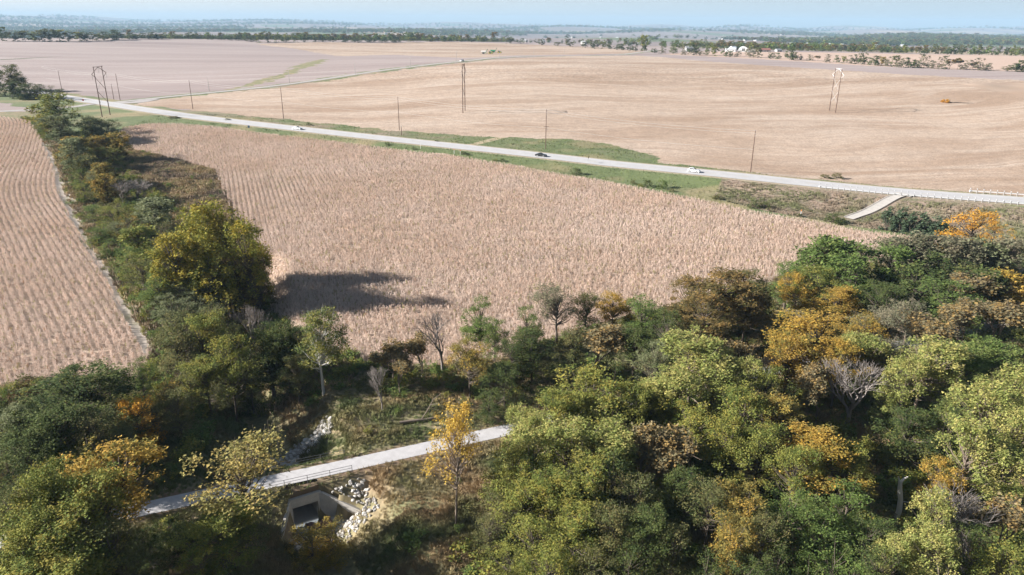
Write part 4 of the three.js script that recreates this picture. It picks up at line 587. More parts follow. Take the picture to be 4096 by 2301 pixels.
// ---------- box culvert under the trail ----------
const concrete = new THREE.MeshStandardMaterial({ map: speckle([0.50, 0.475, 0.44], 0.24, 4, 1, 21), roughness: 0.95 });
const concretePale = new THREE.MeshStandardMaterial({ map: speckle([0.50, 0.47, 0.43], 0.2, 5, 1, 22), roughness: 0.95 });
function slab(corners, thickness) {                     // a wall with this outline [x, y] along its own plane, z is its thickness
  const s = new THREE.Shape(corners.map(([x, y]) => new THREE.Vector2(x, y))), g = new THREE.ExtrudeGeometry(s, { depth: thickness, bevelEnabled: true, bevelSize: 0.03, bevelThickness: 0.03, bevelSegments: 1 }); g.translate(0, 0, -thickness / 2); return g;
}
{
  // local frame: origin at the middle of the opening, x along the headwall, z out of the opening
  const c = thing('box_culvert', 'concrete box culvert with sloping wing walls under the trail', 'culvert', null, [-28.24, -5.4, -83.41], Math.atan2(0.523, 0.853));
  const w = 1.75, h = 3.15, top = 4.35;
  part('headwall', slab([[-w - 0.32, h], [w + 0.32, h], [w + 0.32, top], [-w - 0.32, top]], 0.36), concrete, c);
  for (const s of [-1, 1]) part('jamb', box(0.3, h - 0.06, 0.36, s * (w + 0.15), h / 2, 0), concrete, c);
  const wing = (s, spread, len, endH) => { const m = part('wing_wall', slab([[0, 0], [len, 0], [len, endH], [0.5, top + 0.02], [0, top + 0.02]], 0.34), concrete, c); m.position.set(s * (w + 0.36), 0, 0.1); m.rotation.y = s > 0 ? -spread : Math.PI + spread; return m; };
  wing(1, 42 * R, 6.6, 2.0); wing(-1, 58 * R, 5.2, 1.7);
  const barrel = []; for (const s of [-1, 1]) barrel.push(box(0.25, h, 7.6, s * (w + 0.13), h / 2, -4)); barrel.push(box(2 * w + 0.6, 0.3, 7.6, 0, h + 0.16, -4), box(2 * w + 0.5, 0.2, 7.6, 0, 0.02, -4), box(2 * w, h, 0.2, 0, h / 2, -7.7));
  part('barrel', merge(barrel), concrete, c);
  part('coping', box(2 * w + 1.0, 0.16, 0.5, 0, top + 0.12, -0.02), concretePale, c);
  const fill = structure('trail_bank', box(2 * w + 1.2, 1.9, 3.4), mat([0.17, 0.12, 0.075], 1)); fill.position.set(-28.24 - 0.523 * 1.92, -1.02, -83.41 - 0.853 * 1.92); fill.rotation.y = Math.atan2(0.523, 0.853);
}
// ---------- stones ----------
function stoneShape(seed) { const r = dice(seed), g = new THREE.IcosahedronGeometry(0.5, 1), p = g.attributes.position, f = [0.8 + 0.5 * r(), 0.55 + 0.35 * r(), 0.7 + 0.4 * r()], m = new Map(); for (let i = 0; i < p.count; i++) { const k = [p.getX(i), p.getY(i), p.getZ(i)].map((v) => v.toFixed(2)).join(); if (!m.has(k)) m.set(k, 0.78 + 0.42 * r()); const q = m.get(k); p.setXYZ(i, p.getX(i) * f[0] * q, p.getY(i) * f[1] * q, p.getZ(i) * f[2] * q); } g.deleteAttribute('uv'); g.computeVertexNormals(); return g; }
const stones = [1, 2, 3, 4, 5, 6].map(stoneShape);
const stoneMats = [[0.44, 0.425, 0.40], [0.36, 0.34, 0.315], [0.50, 0.48, 0.455], [0.26, 0.24, 0.215]].map((c) => mat(c, 0.95));
function riprap(label, spots, seed) {
  const r = dice(seed), [ox, oz] = spots[0], t = thing('riprap', label, 'stones', null, [ox, groundHeight(ox, oz), oz]);
  for (const [x, z, s, up = 0] of spots) { const m = part('stone', stones[Math.floor(r() * 6)], stoneMats[Math.floor(r() * 4)], t); m.position.set(x - ox, groundHeight(x, z) - t.position.y + s * 0.08 + up, z - oz); m.scale.setScalar(s); m.rotation.set(r() * 0.9, r() * 6.28, r() * 0.9); }
}
{
  const r = dice(404), spread = (n, f) => Array.from({ length: n }, () => f());
  const far = spread(230, () => { const t = Math.pow(r(), 1.2), u = r() + r() - 1; return [-28.8 - 9.6 * t + u * 1.2, -102.2 + 6.2 * t + u * 2.3 + (r() - 0.5) * 1.2, 0.4 + 0.6 * r() * r() + 0.1 * r(), r() < 0.3 ? 0.2 : 0.05]; });
  riprap('white limestone riprap heaped in the channel above the trail', far, 1);
  const a = Math.atan2(0.523, 0.853), toWorld = (x, z) => [-28.45 + Math.cos(a) * x + Math.sin(a) * z, -83.75 - Math.sin(a) * x + Math.cos(a) * z];
  const near = spread(270, () => { const q = r(); const [x, z] = q < 0.62 ? [2.5 + 5.6 * r(), 1.4 + 6.4 * r()] : q < 0.8 ? [-1.6 + 5 * r(), 3.6 + 5 * r()] : [-3.8 + 2.0 * r(), 3 + 7 * r()]; return [...toWorld(x, z), 0.28 + 0.62 * r() * r() + 0.1 * r(), r() < 0.2 ? 0.1 : 0]; });
  riprap('white limestone riprap spilling from the culvert mouth', near, 2);
  const boulder = (label, color, x, z, s, shape) => { const [X, Z] = toWorld(x, z), m = lit(new THREE.Mesh(stones[shape], mat(color, 0.95))); m.name = numbered('boulder'); m.position.set(X, groundHeight(X, Z) + s * 0.24, Z); m.scale.setScalar(s); m.rotation.set(0.2, shape, 0.1); m.userData = { label, category: 'boulder' }; scene.add(m); };
  boulder('large grey boulder at the culvert mouth beside the wing wall', [0.25, 0.25, 0.22], -1.3, 2.7, 1.75, 0); boulder('reddish brown round boulder in the middle of the culvert mouth', [0.17, 0.10, 0.085], 0.35, 2.3, 1.5, 3); boulder('red-brown boulder against the culvert wing wall stones', [0.22, 0.12, 0.095], 2.0, 2.3, 1.7, 5);
}
// ---------- pipe railings beside the trail ----------
const galvanised = mat([0.20, 0.20, 0.20], 0.5, { metalness: 0.5 });
function railing(label, a, b, posts) {
  const t = thing('pipe_railing', label, 'railing', null, [a[0], 0, a[1]]), at = (k) => [(b[0] - a[0]) * k, groundHeight(lerp(a[0], b[0], k), lerp(a[1], b[1], k)), (b[1] - a[1]) * k];
  for (let i = 0; i < posts; i++) { const p = at(i / (posts - 1)); part('post', rod([p[0], p[1] - 0.3, p[2]], [p[0], p[1] + 1.15, p[2]], 0.04), galvanised, t); }
  for (const h of [1.13, 0.72, 0.3]) { const p = at(0), q = at(1); part('rail', rod([p[0], p[1] + h, p[2]], [q[0], q[1] + h, q[2]], 0.032), galvanised, t); }
}
railing('pipe railing on the culvert side of the trail', [-36.5, -81.2], [-22.4, -87.3], 6);
railing('pipe railing on the riprap side of the trail', [-40.5, -85.2], [-24.6, -92.3], 6);
// ---------- fallen wood and a snag ----------
{
  const y = (x, z) => groundHeight(x, z), W = new Wood(); W.limb([V(-17.6, 0.75, -100), V(-15.5, 0.8, -100.6), V(-13.4, 0.85, -101), V(-11.6, 0.95, -101.6)], 0.28, 0.17, 8); W.limb([V(-14.2, 0.85, -100.9), V(-13.2, 2.3, -101.6), V(-12.4, 3.6, -102.6), V(-11.2, 4.4, -103)], 0.11, 0.03, 5); W.limb([V(-12.8, 2.9, -102), V(-11.3, 3.3, -101.8)], 0.06, 0.02, 4);
  const o = lit(new THREE.Mesh(W.geometry(), barkBrown)); o.name = 'fallen_log'; o.userData = { label: 'fallen grey log with a broken branch above the trail', category: 'log' }; scene.add(o);
  const S = new Wood(); S.limb([V(0, -0.4, 0), V(0.25, 1.6, 0), V(0.1, 3.3, 0), V(-0.35, 5.0, 0.1), V(-0.5, 6.0, 0.1)], 0.36, 0.24, 8); S.limb([V(-0.48, 5.8, 0.1), V(-0.1, 6.5, 0.1), V(0.35, 6.75, 0.1)], 0.2, 0.08, 6); S.limb([V(-0.48, 5.8, 0.1), V(-0.9, 6.8, 0.1)], 0.16, 0.06, 6); S.limb([V(0.1, 3.0, 0), V(1.4, 3.1, 0.4)], 0.08, 0.04, 5);
  const s = lit(new THREE.Mesh(S.geometry(), barkPale)); s.name = 'tree_snag'; s.position.set(49.5, y(49.5, -77.5), -77.5); s.userData = { label: 'pale broken tree snag standing in the wood', category: 'snag' }; scene.add(s);
}
// ---------- guardrails and flume on the highway embankment ----------
{
  const steel = mat([0.6, 0.62, 0.64], 0.45, { metalness: 0.4 }), wood = mat([0.30, 0.29, 0.28], 0.9);
  const fine = polyline(HIGHWAY, 1.905), fy = fine.map(([x, z]) => along(highwayY, nearest(highwayLine, x, z)[2]));
  const offset = (i, o) => { const [ax, az] = fine[i - 1], [bx, bz] = fine[i + 1], l = Math.hypot(bx - ax, bz - az); return [fine[i][0] + (bz - az) / l * o, fy[i], fine[i][1] - (bx - ax) / l * o]; };
  const guard = (label, x0, x1, o, every) => {
    const ids = fine.map((p, i) => i).filter((i) => fine[i][0] < x1 && fine[i][0] > x0 && i > 0), pts = ids.map((i) => offset(i, o)), base = pts[0], t = thing('guardrail', label, 'guardrail', null, base), P = [], I = [];
    pts.forEach(([x, y, z], i) => { const prof = [[0.82, 0], [0.74, 0.07], [0.66, 0], [0.60, 0.07], [0.52, 0]], q = pts[Math.min(i + 1, pts.length - 1)], p = pts[Math.max(0, i - 1)], l = Math.hypot(q[0] - p[0], q[2] - p[2]), nx = -(q[2] - p[2]) / l, nz = (q[0] - p[0]) / l; prof.forEach(([h, d]) => P.push(x - base[0] + nx * d, y - base[1] + h, z - base[2] + nz * d)); if (i) for (let k = 0; k < 4; k++) { const a = (i - 1) * 5 + k; I.push(a, a + 5, a + 6, a, a + 6, a + 1); } });
    const g = new THREE.BufferGeometry(); g.setAttribute('position', new THREE.Float32BufferAttribute(P, 3)); g.setIndex(I); g.computeVertexNormals(); part('beam', g, new THREE.MeshStandardMaterial({ color: steel.color, roughness: 0.45, metalness: 0.4, side: THREE.DoubleSide }), t);
    pts.forEach(([x, y, z], i) => { if (i % every) return; const gy = groundHeight(x, z); part('post', box(0.16, y - gy + 1.3, 0.2, x - base[0], (gy - 0.5 + y + 0.78) / 2 - base[1], z - base[2]), wood, t); part('block', box(0.2, 0.34, 0.24, x - base[0], 0.66, z - base[2]), steel, t); });
    const e = pts[pts.length - 1]; part('end_terminal', box(0.6, 0.5, 0.4, e[0] - base[0], e[1] - base[1] + 0.66, e[2] - base[2]), mat([0.7, 0.72, 0.74], 0.5), t);
  };
  guard('steel guardrail with posts at the top of the dry grass embankment', 108, 190, 7.4, 1);
  guard('steel guardrail on the stubble field edge of the highway', 150, 205, -7.4, 1);
  const chute = polyline(FLUME, 1.2), P = chute.map(([x, z], i) => 1 + 0.9 * Math.pow(1 - i / (chute.length - 1), 4));
  const t = thing('concrete_flume', 'pale concrete drainage flume running down the embankment', 'flume', null, [chute[0][0], 0, chute[0][1]]), geo = (o, w, up) => { const g = ribbon(chute, w, (x, z) => groundHeight(x, z) + up + 0.12, o, 4); g.translate(-chute[0][0], 0, -chute[0][1]); return g; };
  part('channel', geo(0, 3.0, 0.12), concretePale, t); part('kerb', geo(1.6, 0.28, 0.26), concretePale, t); part('kerb', geo(-1.6, 0.28, 0.26), concretePale, t); part('apron', (() => { const g = ribbon(chute.slice(0, 4), 6.2, (x, z) => groundHeight(x, z) + 0.3, 0, 6); g.translate(-chute[0][0], 0, -chute[0][1]); return g; })(), concretePale, t);
}
// ---------- utility poles, transmission frames and their wires ----------
const creosote = mat([0.12, 0.075, 0.055], 0.95), weathered = mat([0.38, 0.36, 0.34], 0.9), insulator = mat([0.5, 0.5, 0.5], 0.4), wireMaterial = mat([0.62, 0.61, 0.60], 0.5);
function utilityPole([x, z], H, label, group, arms, material = creosote) {
  const t = thing('utility_pole', label, 'pole', group, [x, groundHeight(x, z), z], 0.45);
  part('post', rod([0, -0.6, 0], [0, H, 0], 0.19, 0.12, 8), material, t);
  if (arms) { part('crossarm', box(2.6, 0.13, 0.11, 0, H * 0.57, 0.18), material, t); part('lower_arm', box(1.5, 0.1, 0.1, 0.2, H * 0.5, 0.18), weathered, t); }
  for (const h of [0.99, 0.93, 0.87]) part('insulator', rod([0, H * h, 0.1], [0, H * h, 0.5], 0.07, 0.05, 6), insulator, t);
  return t;
}
const LINE = [[164, -243], [92.7, -281.2], [14.3, -320.3], [-55.8, -360.1], [-121.3, -389.9], [-183.6, -424.8], [-244.8, -463.2], [-318, -508]];
const besides = ['beyond the guardrail', 'near the white hatchback', 'with a crossarm beside the grass triangle', 'beside the short stub post', 'opposite the white saloon car', 'between the junction and the white car', 'at the road junction', 'past the junction'];
LINE.forEach((p, i) => { if (i > 0 && i < 7) utilityPole(p, i === 2 ? 17 : 16, `brown wooden utility pole ${besides[i]}`, null, i === 2); });
utilityPole([-251.4, -468.4], 9.5, 'short brown pole standing behind the junction pole', null, false);
utilityPole([-295.3, -488.7], 15, 'brown utility pole where the highway passes the dark trees', null, false);
[[-206.9, -508.2], [-165, -552.5], [-127.1, -604.9], [-88.5, -649], [-55.6, -737.6], [-16.2, -850.5], [25.2, -956.5], [67.4, -1015.8]].forEach((p) => utilityPole(p, 9, 'thin grey pole along the gravel road', 'grey poles along the gravel road', false, weathered));
utilityPole([-52.9, -347.5], 4.6, 'short stub post beside the highway verge', null, false);
function wire(label, pts, sag, radius = 0.035) {
  const list = []; for (let i = 0; i < pts.length - 1; i++) { const a = V(...pts[i]), b = V(...pts[i + 1]); for (let k = 0; k < 8; k++) { const f = (q) => { const p = a.clone().lerp(b, q); p.y -= sag * 4 * q * (1 - q); return p; }; list.push(rod(f(k / 8).toArray(), f((k + 1) / 8).toArray(), radius, radius, 3)); } }
  const m = lit(new THREE.Mesh(merge(list), wireMaterial)); m.name = numbered('overhead_wire'); m.userData = { label, category: 'wire', group: 'overhead wires of the pole line' }; scene.add(m);
}
const onPoles = (f, o) => LINE.slice(1).map(([x, z], i) => [x + o * 0.2, groundHeight(x, z) + (i === 1 ? 17 : 16) * f, z - o]);
wire('topmost thin wire strung along the brown utility poles', onPoles(0.99, 0.45), 1.3); wire('middle thin wire strung along the brown utility poles', onPoles(0.93, 0.45), 1.4); wire('lowest thin wire strung along the brown utility poles', onPoles(0.55, -0.3), 1.1);
function frameTower([ax, az], [bx, bz], H, label, pale) {
  const cx = (ax + bx) / 2, cz = (az + bz) / 2, y = groundHeight(cx, cz), d = Math.hypot(bx - ax, bz - az) / 2, t = thing('transmission_frame', label, 'power pylon', null, [cx, y, cz], -Math.atan2(bz - az, bx - ax)), arm = pale ? mat([0.52, 0.51, 0.50], 0.9) : mat([0.17, 0.12, 0.095], 0.9);
  for (const s of [-1, 1]) part('pole', rod([s * d, -0.8, 0], [s * d, H, 0], 0.26, 0.17, 8), creosote, t);
  part('top_beam', rod([-d - 0.7, H - 0.2, 0.2], [d + 0.7, H - 0.2, 0.2], 0.13), arm, t);
  for (const s of [-1, 1]) { part('upper_arm', rod([0, H - 0.3, 0.22], [s * (d + 3), H - 3.6, 0.22], 0.14), arm, t); part('lower_arm', rod([s * (d + 3), H - 3.7, 0.2], [s * (d - 0.2), H - 5.4, 0.2], 0.14), arm, t); part('insulator_string', rod([s * (d + 2.8), H - 3.8, 0.2], [s * (d + 2.8), H - 6.4, 0.2], 0.09), weathered, t); }
  part('insulator_string', rod([0, H - 0.5, 0.2], [0, H - 3.2, 0.2], 0.09), weathered, t);
  for (const [h0, h1] of [[H - 5.6, H - 12.2], [H - 12.6, H - 19]]) { part('brace', rod([-d, h0, 0.22], [d, h1, 0.22], 0.11), arm, t); part('brace', rod([d, h0, -0.22], [-d, h1, -0.22], 0.09), weathered, t); }
}
frameTower([-217.9, -391.4], [-217.9, -399.5], 25.5, 'dark two-pole transmission frame beside the road junction', false);
frameTower([-28, -411.5], [-27.3, -419.5], 25.8, 'two-pole transmission frame seen end-on in the stubble field', false);
frameTower([189.4, -436.1], [188.9, -443.8], 24.6, 'two-pole transmission frame with pale weathered arms in the stubble field', true);
// ---------- road vehicles ----------
const glass = new THREE.MeshStandardMaterial({ color: new THREE.Color().setRGB(0.02, 0.03, 0.035), roughness: 0.08 }), tyreMaterial = mat([0.02, 0.02, 0.02], 0.9), rimMaterial = mat([0.6, 0.61, 0.62], 0.35, { metalness: 0.6 }), lampMaterial = mat([0.75, 0.77, 0.8], 0.15), tailMaterial = mat([0.35, 0.02, 0.02], 0.3), blackTrim = mat([0.015, 0.015, 0.017], 0.6);
function car(label, [x, y, z], turn, paintColor, { L = 4.7, W = 1.82, H = 1.46, tall = 0 } = {}) {
  const t = thing(tall ? 'sport_utility_car' : 'saloon_car', label, 'car', null, [x, y, z], turn), paint = new THREE.MeshPhysicalMaterial({ color: new THREE.Color().setRGB(...paintColor), roughness: 0.35, clearcoat: 1, clearcoatRoughness: 0.08 });
  const c = 0.2 + tall * 0.05, belt = 0.92 + tall * 0.12, l = L / 2, wb = L * 0.29, rw = 0.32 + tall * 0.05;
  const side = new THREE.Shape(); side.moveTo(-l, c + 0.22); side.lineTo(-l + 0.05, belt - 0.1); side.lineTo(-l + 0.35, belt + (tall ? 0.08 : 0.02)); side.lineTo(l - 1.45, belt); side.quadraticCurveTo(l - 0.5, belt - 0.06, l - 0.14, belt - 0.26); side.lineTo(l, c + 0.25); side.lineTo(l - 0.08, c); side.lineTo(wb + rw + 0.08, c); side.absarc(wb, rw, rw + 0.07, 0, Math.PI, false); side.lineTo(-wb + rw + 0.08, c); side.absarc(-wb, rw, rw + 0.07, 0, Math.PI, false); side.lineTo(-l + 0.1, c); side.closePath();
  const bodyGeo = new THREE.ExtrudeGeometry(side, { depth: W - 0.16, bevelEnabled: true, bevelSize: 0.06, bevelThickness: 0.08, bevelSegments: 2, curveSegments: 8 }); bodyGeo.translate(0, 0, -(W - 0.16) / 2); part('body', bodyGeo, paint, t);
  const cab = (pts, w0, w1) => { const g = new THREE.BufferGeometry(), P = [], I = []; pts.forEach(([px, py]) => { const k = (py - belt) / (H - belt), w = lerp(w0, w1, clamp(k)); P.push(px, py, w, px, py, -w); }); const n = pts.length; for (let i = 0; i < n - 1; i++) I.push(2 * i, 2 * i + 1, 2 * i + 3, 2 * i, 2 * i + 3, 2 * i + 2); for (let i = 1; i < n - 1; i++) I.push(0, 2 * i, 2 * i + 2, 1, 2 * i + 3, 2 * i + 1); g.setAttribute('position', new THREE.Float32BufferAttribute(P, 3)); g.setIndex(I); return g.toNonIndexed(); };
  const back = tall ? -l + 0.25 : -l + 0.75, roofBack = tall ? -l + 0.6 : -l + 1.45, roofFront = l - 2.35, front = l - 1.4;
  const cabG = cab([[back, belt - 0.03], [roofBack, H - 0.05], [roofBack + 0.3, H], [roofFront - 0.3, H], [roofFront, H - 0.04], [front, belt - 0.03]], W / 2 - 0.1, W / 2 - 0.3); cabG.computeVertexNormals(); part('cabin', cabG, paint, t);
  for (const s of [-1, 1]) { const g = new THREE.Shape([new THREE.Vector2(back + 0.35, belt + 0.06), new THREE.Vector2(roofBack + 0.22, H - 0.13), new THREE.Vector2(roofFront - 0.02, H - 0.13), new THREE.Vector2(front - 0.38, belt + 0.06)]), q = new THREE.ShapeGeometry(g), p = q.attributes.position; for (let i = 0; i < p.count; i++) p.setZ(i, s * (lerp(W / 2 - 0.1, W / 2 - 0.3, clamp((p.getY(i) - belt) / (H - belt))) + 0.012)); if (s < 0) q.scale(1, 1, 1); part('side_window', q, new THREE.MeshStandardMaterial({ color: glass.color, roughness: 0.08, side: THREE.DoubleSide }), t); }
  const pane = (xa, ya, xb, yb) => { const wa = lerp(W / 2 - 0.1, W / 2 - 0.3, clamp((ya - belt) / (H - belt))) - 0.1, wb2 = lerp(W / 2 - 0.1, W / 2 - 0.3, clamp((yb - belt) / (H - belt))) - 0.08, g = new THREE.BufferGeometry(), nx = (yb - ya), ny = -(xb - xa), n = Math.hypot(nx, ny), s = Math.sign(xa) * 0.015 / n, ox = Math.abs(nx) * s, oy = Math.abs(ny) * 0.015 / n; g.setAttribute('position', new THREE.Float32BufferAttribute([xa + ox, ya + oy, wa, xa + ox, ya + oy, -wa, xb + ox, yb + oy, -wb2, xb + ox, yb + oy, wb2], 3)); g.setIndex([0, 1, 2, 0, 2, 3]); g.computeVertexNormals(); return g; };
  const dark2 = new THREE.MeshStandardMaterial({ color: glass.color, roughness: 0.08, side: THREE.DoubleSide });
  part('windscreen', pane(front - 0.08, belt + 0.02, roofFront + 0.06, H - 0.08), dark2, t); part('rear_window', pane(back + 0.06, belt + 0.06, roofBack - 0.04, H - 0.12), dark2, t);
  for (const sx of [-1, 1]) for (const sz of [-1, 1]) { const g = new THREE.CylinderGeometry(rw, rw, 0.22, 18); g.rotateX(Math.PI / 2); const wheel = part('wheel', g, tyreMaterial, t); wheel.position.set(sx * wb, rw, sz * (W / 2 - 0.1)); const q = new THREE.CylinderGeometry(rw * 0.66, rw * 0.66, 0.03, 14); q.rotateX(Math.PI / 2); part('rim', q, rimMaterial, wheel).position.z = sz * 0.112; }
  for (const s of [-1, 1]) { part('headlight', box(0.12, 0.13, 0.42, l - 0.1, belt - 0.27, s * (W / 2 - 0.3)), lampMaterial, t); part('tail_light', box(0.08, 0.16, 0.36, -l - 0.02, belt - 0.16, s * (W / 2 - 0.28)), tailMaterial, t); part('mirror', box(0.12, 0.13, 0.2, front - 0.55, belt + 0.08, s * (W / 2 + 0.06)), blackTrim, t); }
  part('grille', box(0.05, 0.16, 0.8, l - 0.0, c + 0.32, 0), blackTrim, t);
}
const lane = (x, o) => { const i = highwayFine.findIndex((p) => p[0] < x), [ax, az] = highwayFine[i - 1], [bx, bz] = highwayFine[i], l = Math.hypot(bx - ax, bz - az); return [[ax + (bz - az) / l * o, highwayFineY[i - 1] + 0.032, az - (bx - ax) / l * o], Math.atan2(bz - az, ax - bx)]; };
{ const [p, a] = lane(-107.5, 2.0); car('white saloon car on the highway opposite the grass verge', p, a, [0.72, 0.74, 0.75], { L: 4.8, H: 1.46 }); }
{ const [p, a] = lane(11, 2.2); car('black saloon car on the highway by the crossarm pole', p, a, [0.012, 0.014, 0.017], { L: 4.7, H: 1.46 }); }
{ const [p, a] = lane(68, 1.6); car('white tall hatchback car with black windows on the highway', p, a, [0.75, 0.76, 0.77], { L: 4.6, H: 1.66, W: 1.86, tall: 1 }); }
{ const i = 46, p = gravelLine; const k = p.findIndex((q) => q[1] < -724), [ax, az] = p[k - 1], [bx, bz] = p[k]; car('white car driving on the gravel road over the hill', [ax + 1.2, along(gravelY, k - 1) + 0.05, az], Math.atan2(-(bz - az), bx - ax) + Math.PI, [0.72, 0.74, 0.76], { L: 5, H: 1.75, W: 1.95, tall: 1 }); }
// ---------- farm machines in the far stubble ----------
const farmGreen = mat([0.03, 0.16, 0.055], 0.45), farmYellow = mat([0.72, 0.55, 0.06], 0.5), cartWhite = mat([0.72, 0.73, 0.72], 0.6), cartGreen = mat([0.04, 0.27, 0.15], 0.5);
function bigWheel(parent, x, z, r, w, rim) { const g = new THREE.CylinderGeometry(r, r, w, 18); g.rotateX(Math.PI / 2); const m = part('wheel', g, tyreMaterial, parent); m.position.set(x, r, z); const q = new THREE.CylinderGeometry(r * 0.62, r * 0.62, w + 0.06, 14); q.rotateX(Math.PI / 2); part('rim', q, rim, m); }
function tractor(label, [x, z], turn) {
  const t = thing('tractor', label, 'tractor', null, [x, groundHeight(x, z), z], turn), hood = new THREE.Shape([new THREE.Vector2(0.2, 1.0), new THREE.Vector2(3.1, 1.0), new THREE.Vector2(3.2, 1.7), new THREE.Vector2(2.9, 1.95), new THREE.Vector2(0.2, 2.25)]), hg = new THREE.ExtrudeGeometry(hood, { depth: 1.0, bevelEnabled: true, bevelSize: 0.06, bevelThickness: 0.06, bevelSegments: 1 }); hg.translate(0, 0, -0.5);
  part('hood', hg, farmGreen, t); part('chassis', box(5.0, 0.6, 0.9, 0.4, 1.0, 0), farmGreen, t);
  part('cab', box(1.6, 1.4, 1.7, -0.7, 2.35, 0), glass, t); part('cab_roof', box(1.9, 0.22, 1.95, -0.7, 3.16, 0), farmGreen, t); for (const s of [-1, 1]) part('fender', box(1.6, 0.1, 0.5, -1.1, 2.05, s * 1.15), farmGreen, t);
  part('exhaust', rod([0.5, 2.2, 0.5], [0.5, 3.2, 0.5], 0.07), blackTrim, t); part('drawbar', box(1.4, 0.14, 0.3, -2.6, 0.6, 0), farmGreen, t);
  for (const s of [-1, 1]) { bigWheel(t, -1.1, s * 1.25, 1.05, 0.75, farmYellow); bigWheel(t, 2.1, s * 1.1, 0.8, 0.6, farmYellow); }
}
function grainCart(label, [x, z], turn, paint) {
  const t = thing('grain_cart', label, 'grain cart', null, [x, groundHeight(x, z), z], turn), P = [], top = [[-3.6, 4.0, -1.8], [3.2, 4.0, -1.8], [3.2, 4.0, 1.8], [-3.6, 4.0, 1.8]], mid = [[-3.6, 3.0, -1.8], [3.2, 3.0, -1.8], [3.2, 3.0, 1.8], [-3.6, 3.0, 1.8]], bot = [[-1.0, 1.1, -0.5], [1.4, 1.1, -0.5], [1.4, 1.1, 0.5], [-1.0, 1.1, 0.5]];
  const quad = (a, b, c, d) => P.push(...a, ...b, ...c, ...a, ...c, ...d); for (let i = 0; i < 4; i++) { const j = (i + 1) % 4; quad(mid[i], mid[j], top[j], top[i]); quad(bot[i], bot[j], mid[j], mid[i]); } quad(...bot); const g = new THREE.BufferGeometry(); g.setAttribute('position', new THREE.Float32BufferAttribute(P, 3)); g.computeVertexNormals();
  part('hopper', g, new THREE.MeshStandardMaterial({ color: paint.color, roughness: 0.55, side: THREE.DoubleSide }), t); part('frame', box(7.2, 0.3, 0.8, 0.9, 0.95, 0), farmGreen, t); part('tongue', rod([3.4, 0.9, 0], [5.6, 0.7, 0], 0.16), farmGreen, t);
  const au = part('auger', rod([2.6, 1.2, 1.2], [5.4, 6.2, 2.2], 0.26, 0.24, 8), farmGreen, t); part('spout', rod([5.4, 6.3, 2.2], [6.0, 5.3, 2.5], 0.3, 0.34, 8), blackTrim, au);
  for (const s of [-1, 1]) bigWheel(t, -0.6, s * 1.75, 1.0, 0.85, paint === cartWhite ? blackTrim : farmYellow);
}
tractor('green tractor with yellow wheels pulling the white grain cart', [-31.0, -1003], -0.28); grainCart('white grain cart behind a green tractor in the far stubble', [-39.4, -1006], -0.28, cartWhite);
tractor('green tractor with yellow wheels pulling the green grain cart', [-20, -1052], -0.22); grainCart('green grain cart with raised auger in the far stubble', [-28.6, -1055], -0.22, cartGreen);
// ---------- signs and markers ----------
{
  const post = mat([0.45, 0.45, 0.44], 0.6, { metalness: 0.4 }), back = mat([0.12, 0.12, 0.115], 0.6, { metalness: 0.3 });
  const sign = (name, label, [x, z], H, shape, face, turn) => { const t = thing(name, label, 'road sign', null, [x, groundHeight(x, z), z], turn); part('post', box(0.07, H + 0.3, 0.07, 0, H / 2 - 0.15, 0), post, t); const s = part('panel', shape, face, t); s.position.set(0, H, 0.06); const b = part('panel_back', shape, back, t); b.position.set(0, H, 0.03); return t; };
  const disc = (r, n) => { const g = new THREE.CylinderGeometry(r, r, 0.015, n); g.rotateY(Math.PI / n); g.rotateX(Math.PI / 2); return g; };
  sign('stop_sign', 'red octagonal stop sign at the road junction', [-254.6, -440.2], 2.6, disc(0.6, 8), mat([0.5, 0.02, 0.02], 0.5), 0.9);
  sign('warning_sign', 'diamond road sign seen edge-on beside the highway', [30.3, -291.4], 2.3, (() => { const g = box(0.9, 0.9, 0.015); g.rotateZ(Math.PI / 4); return g; })(), mat([0.16, 0.13, 0.03], 0.6), 1.15);
  sign('blue_marker_sign', 'small blue and white sign on the verge beside the corn', [-127.2, -353.7], 1.6, box(0.9, 1.1, 0.02), mat([0.20, 0.32, 0.45], 0.6), 0.2);
  for (const [x, z, label] of [[-24.8, -306.6, 'white marker post with an orange top, one of the pair below the highway'], [-22.1, -305, 'white marker post with an orange top, one of the pair below the highway'], [-40, -315.6, 'lone short white marker post on the green verge'], [90.6, -222.1, 'white marker post with an orange top beside the embankment grass']]) { const t = thing('marker_post', label, 'marker post', label.includes('pair') ? 'pair of marker posts' : null, [x, groundHeight(x, z), z]); part('post', rod([0, -0.2, 0], [0, 1.5, 0], 0.09), mat([0.75, 0.75, 0.74], 0.6), t); part('cap', rod([0, 1.5, 0], [0, 2.0, 0], 0.1), label.includes('orange') ? mat([0.75, 0.2, 0.03], 0.6) : mat([0.75, 0.75, 0.74], 0.6), t); }
}
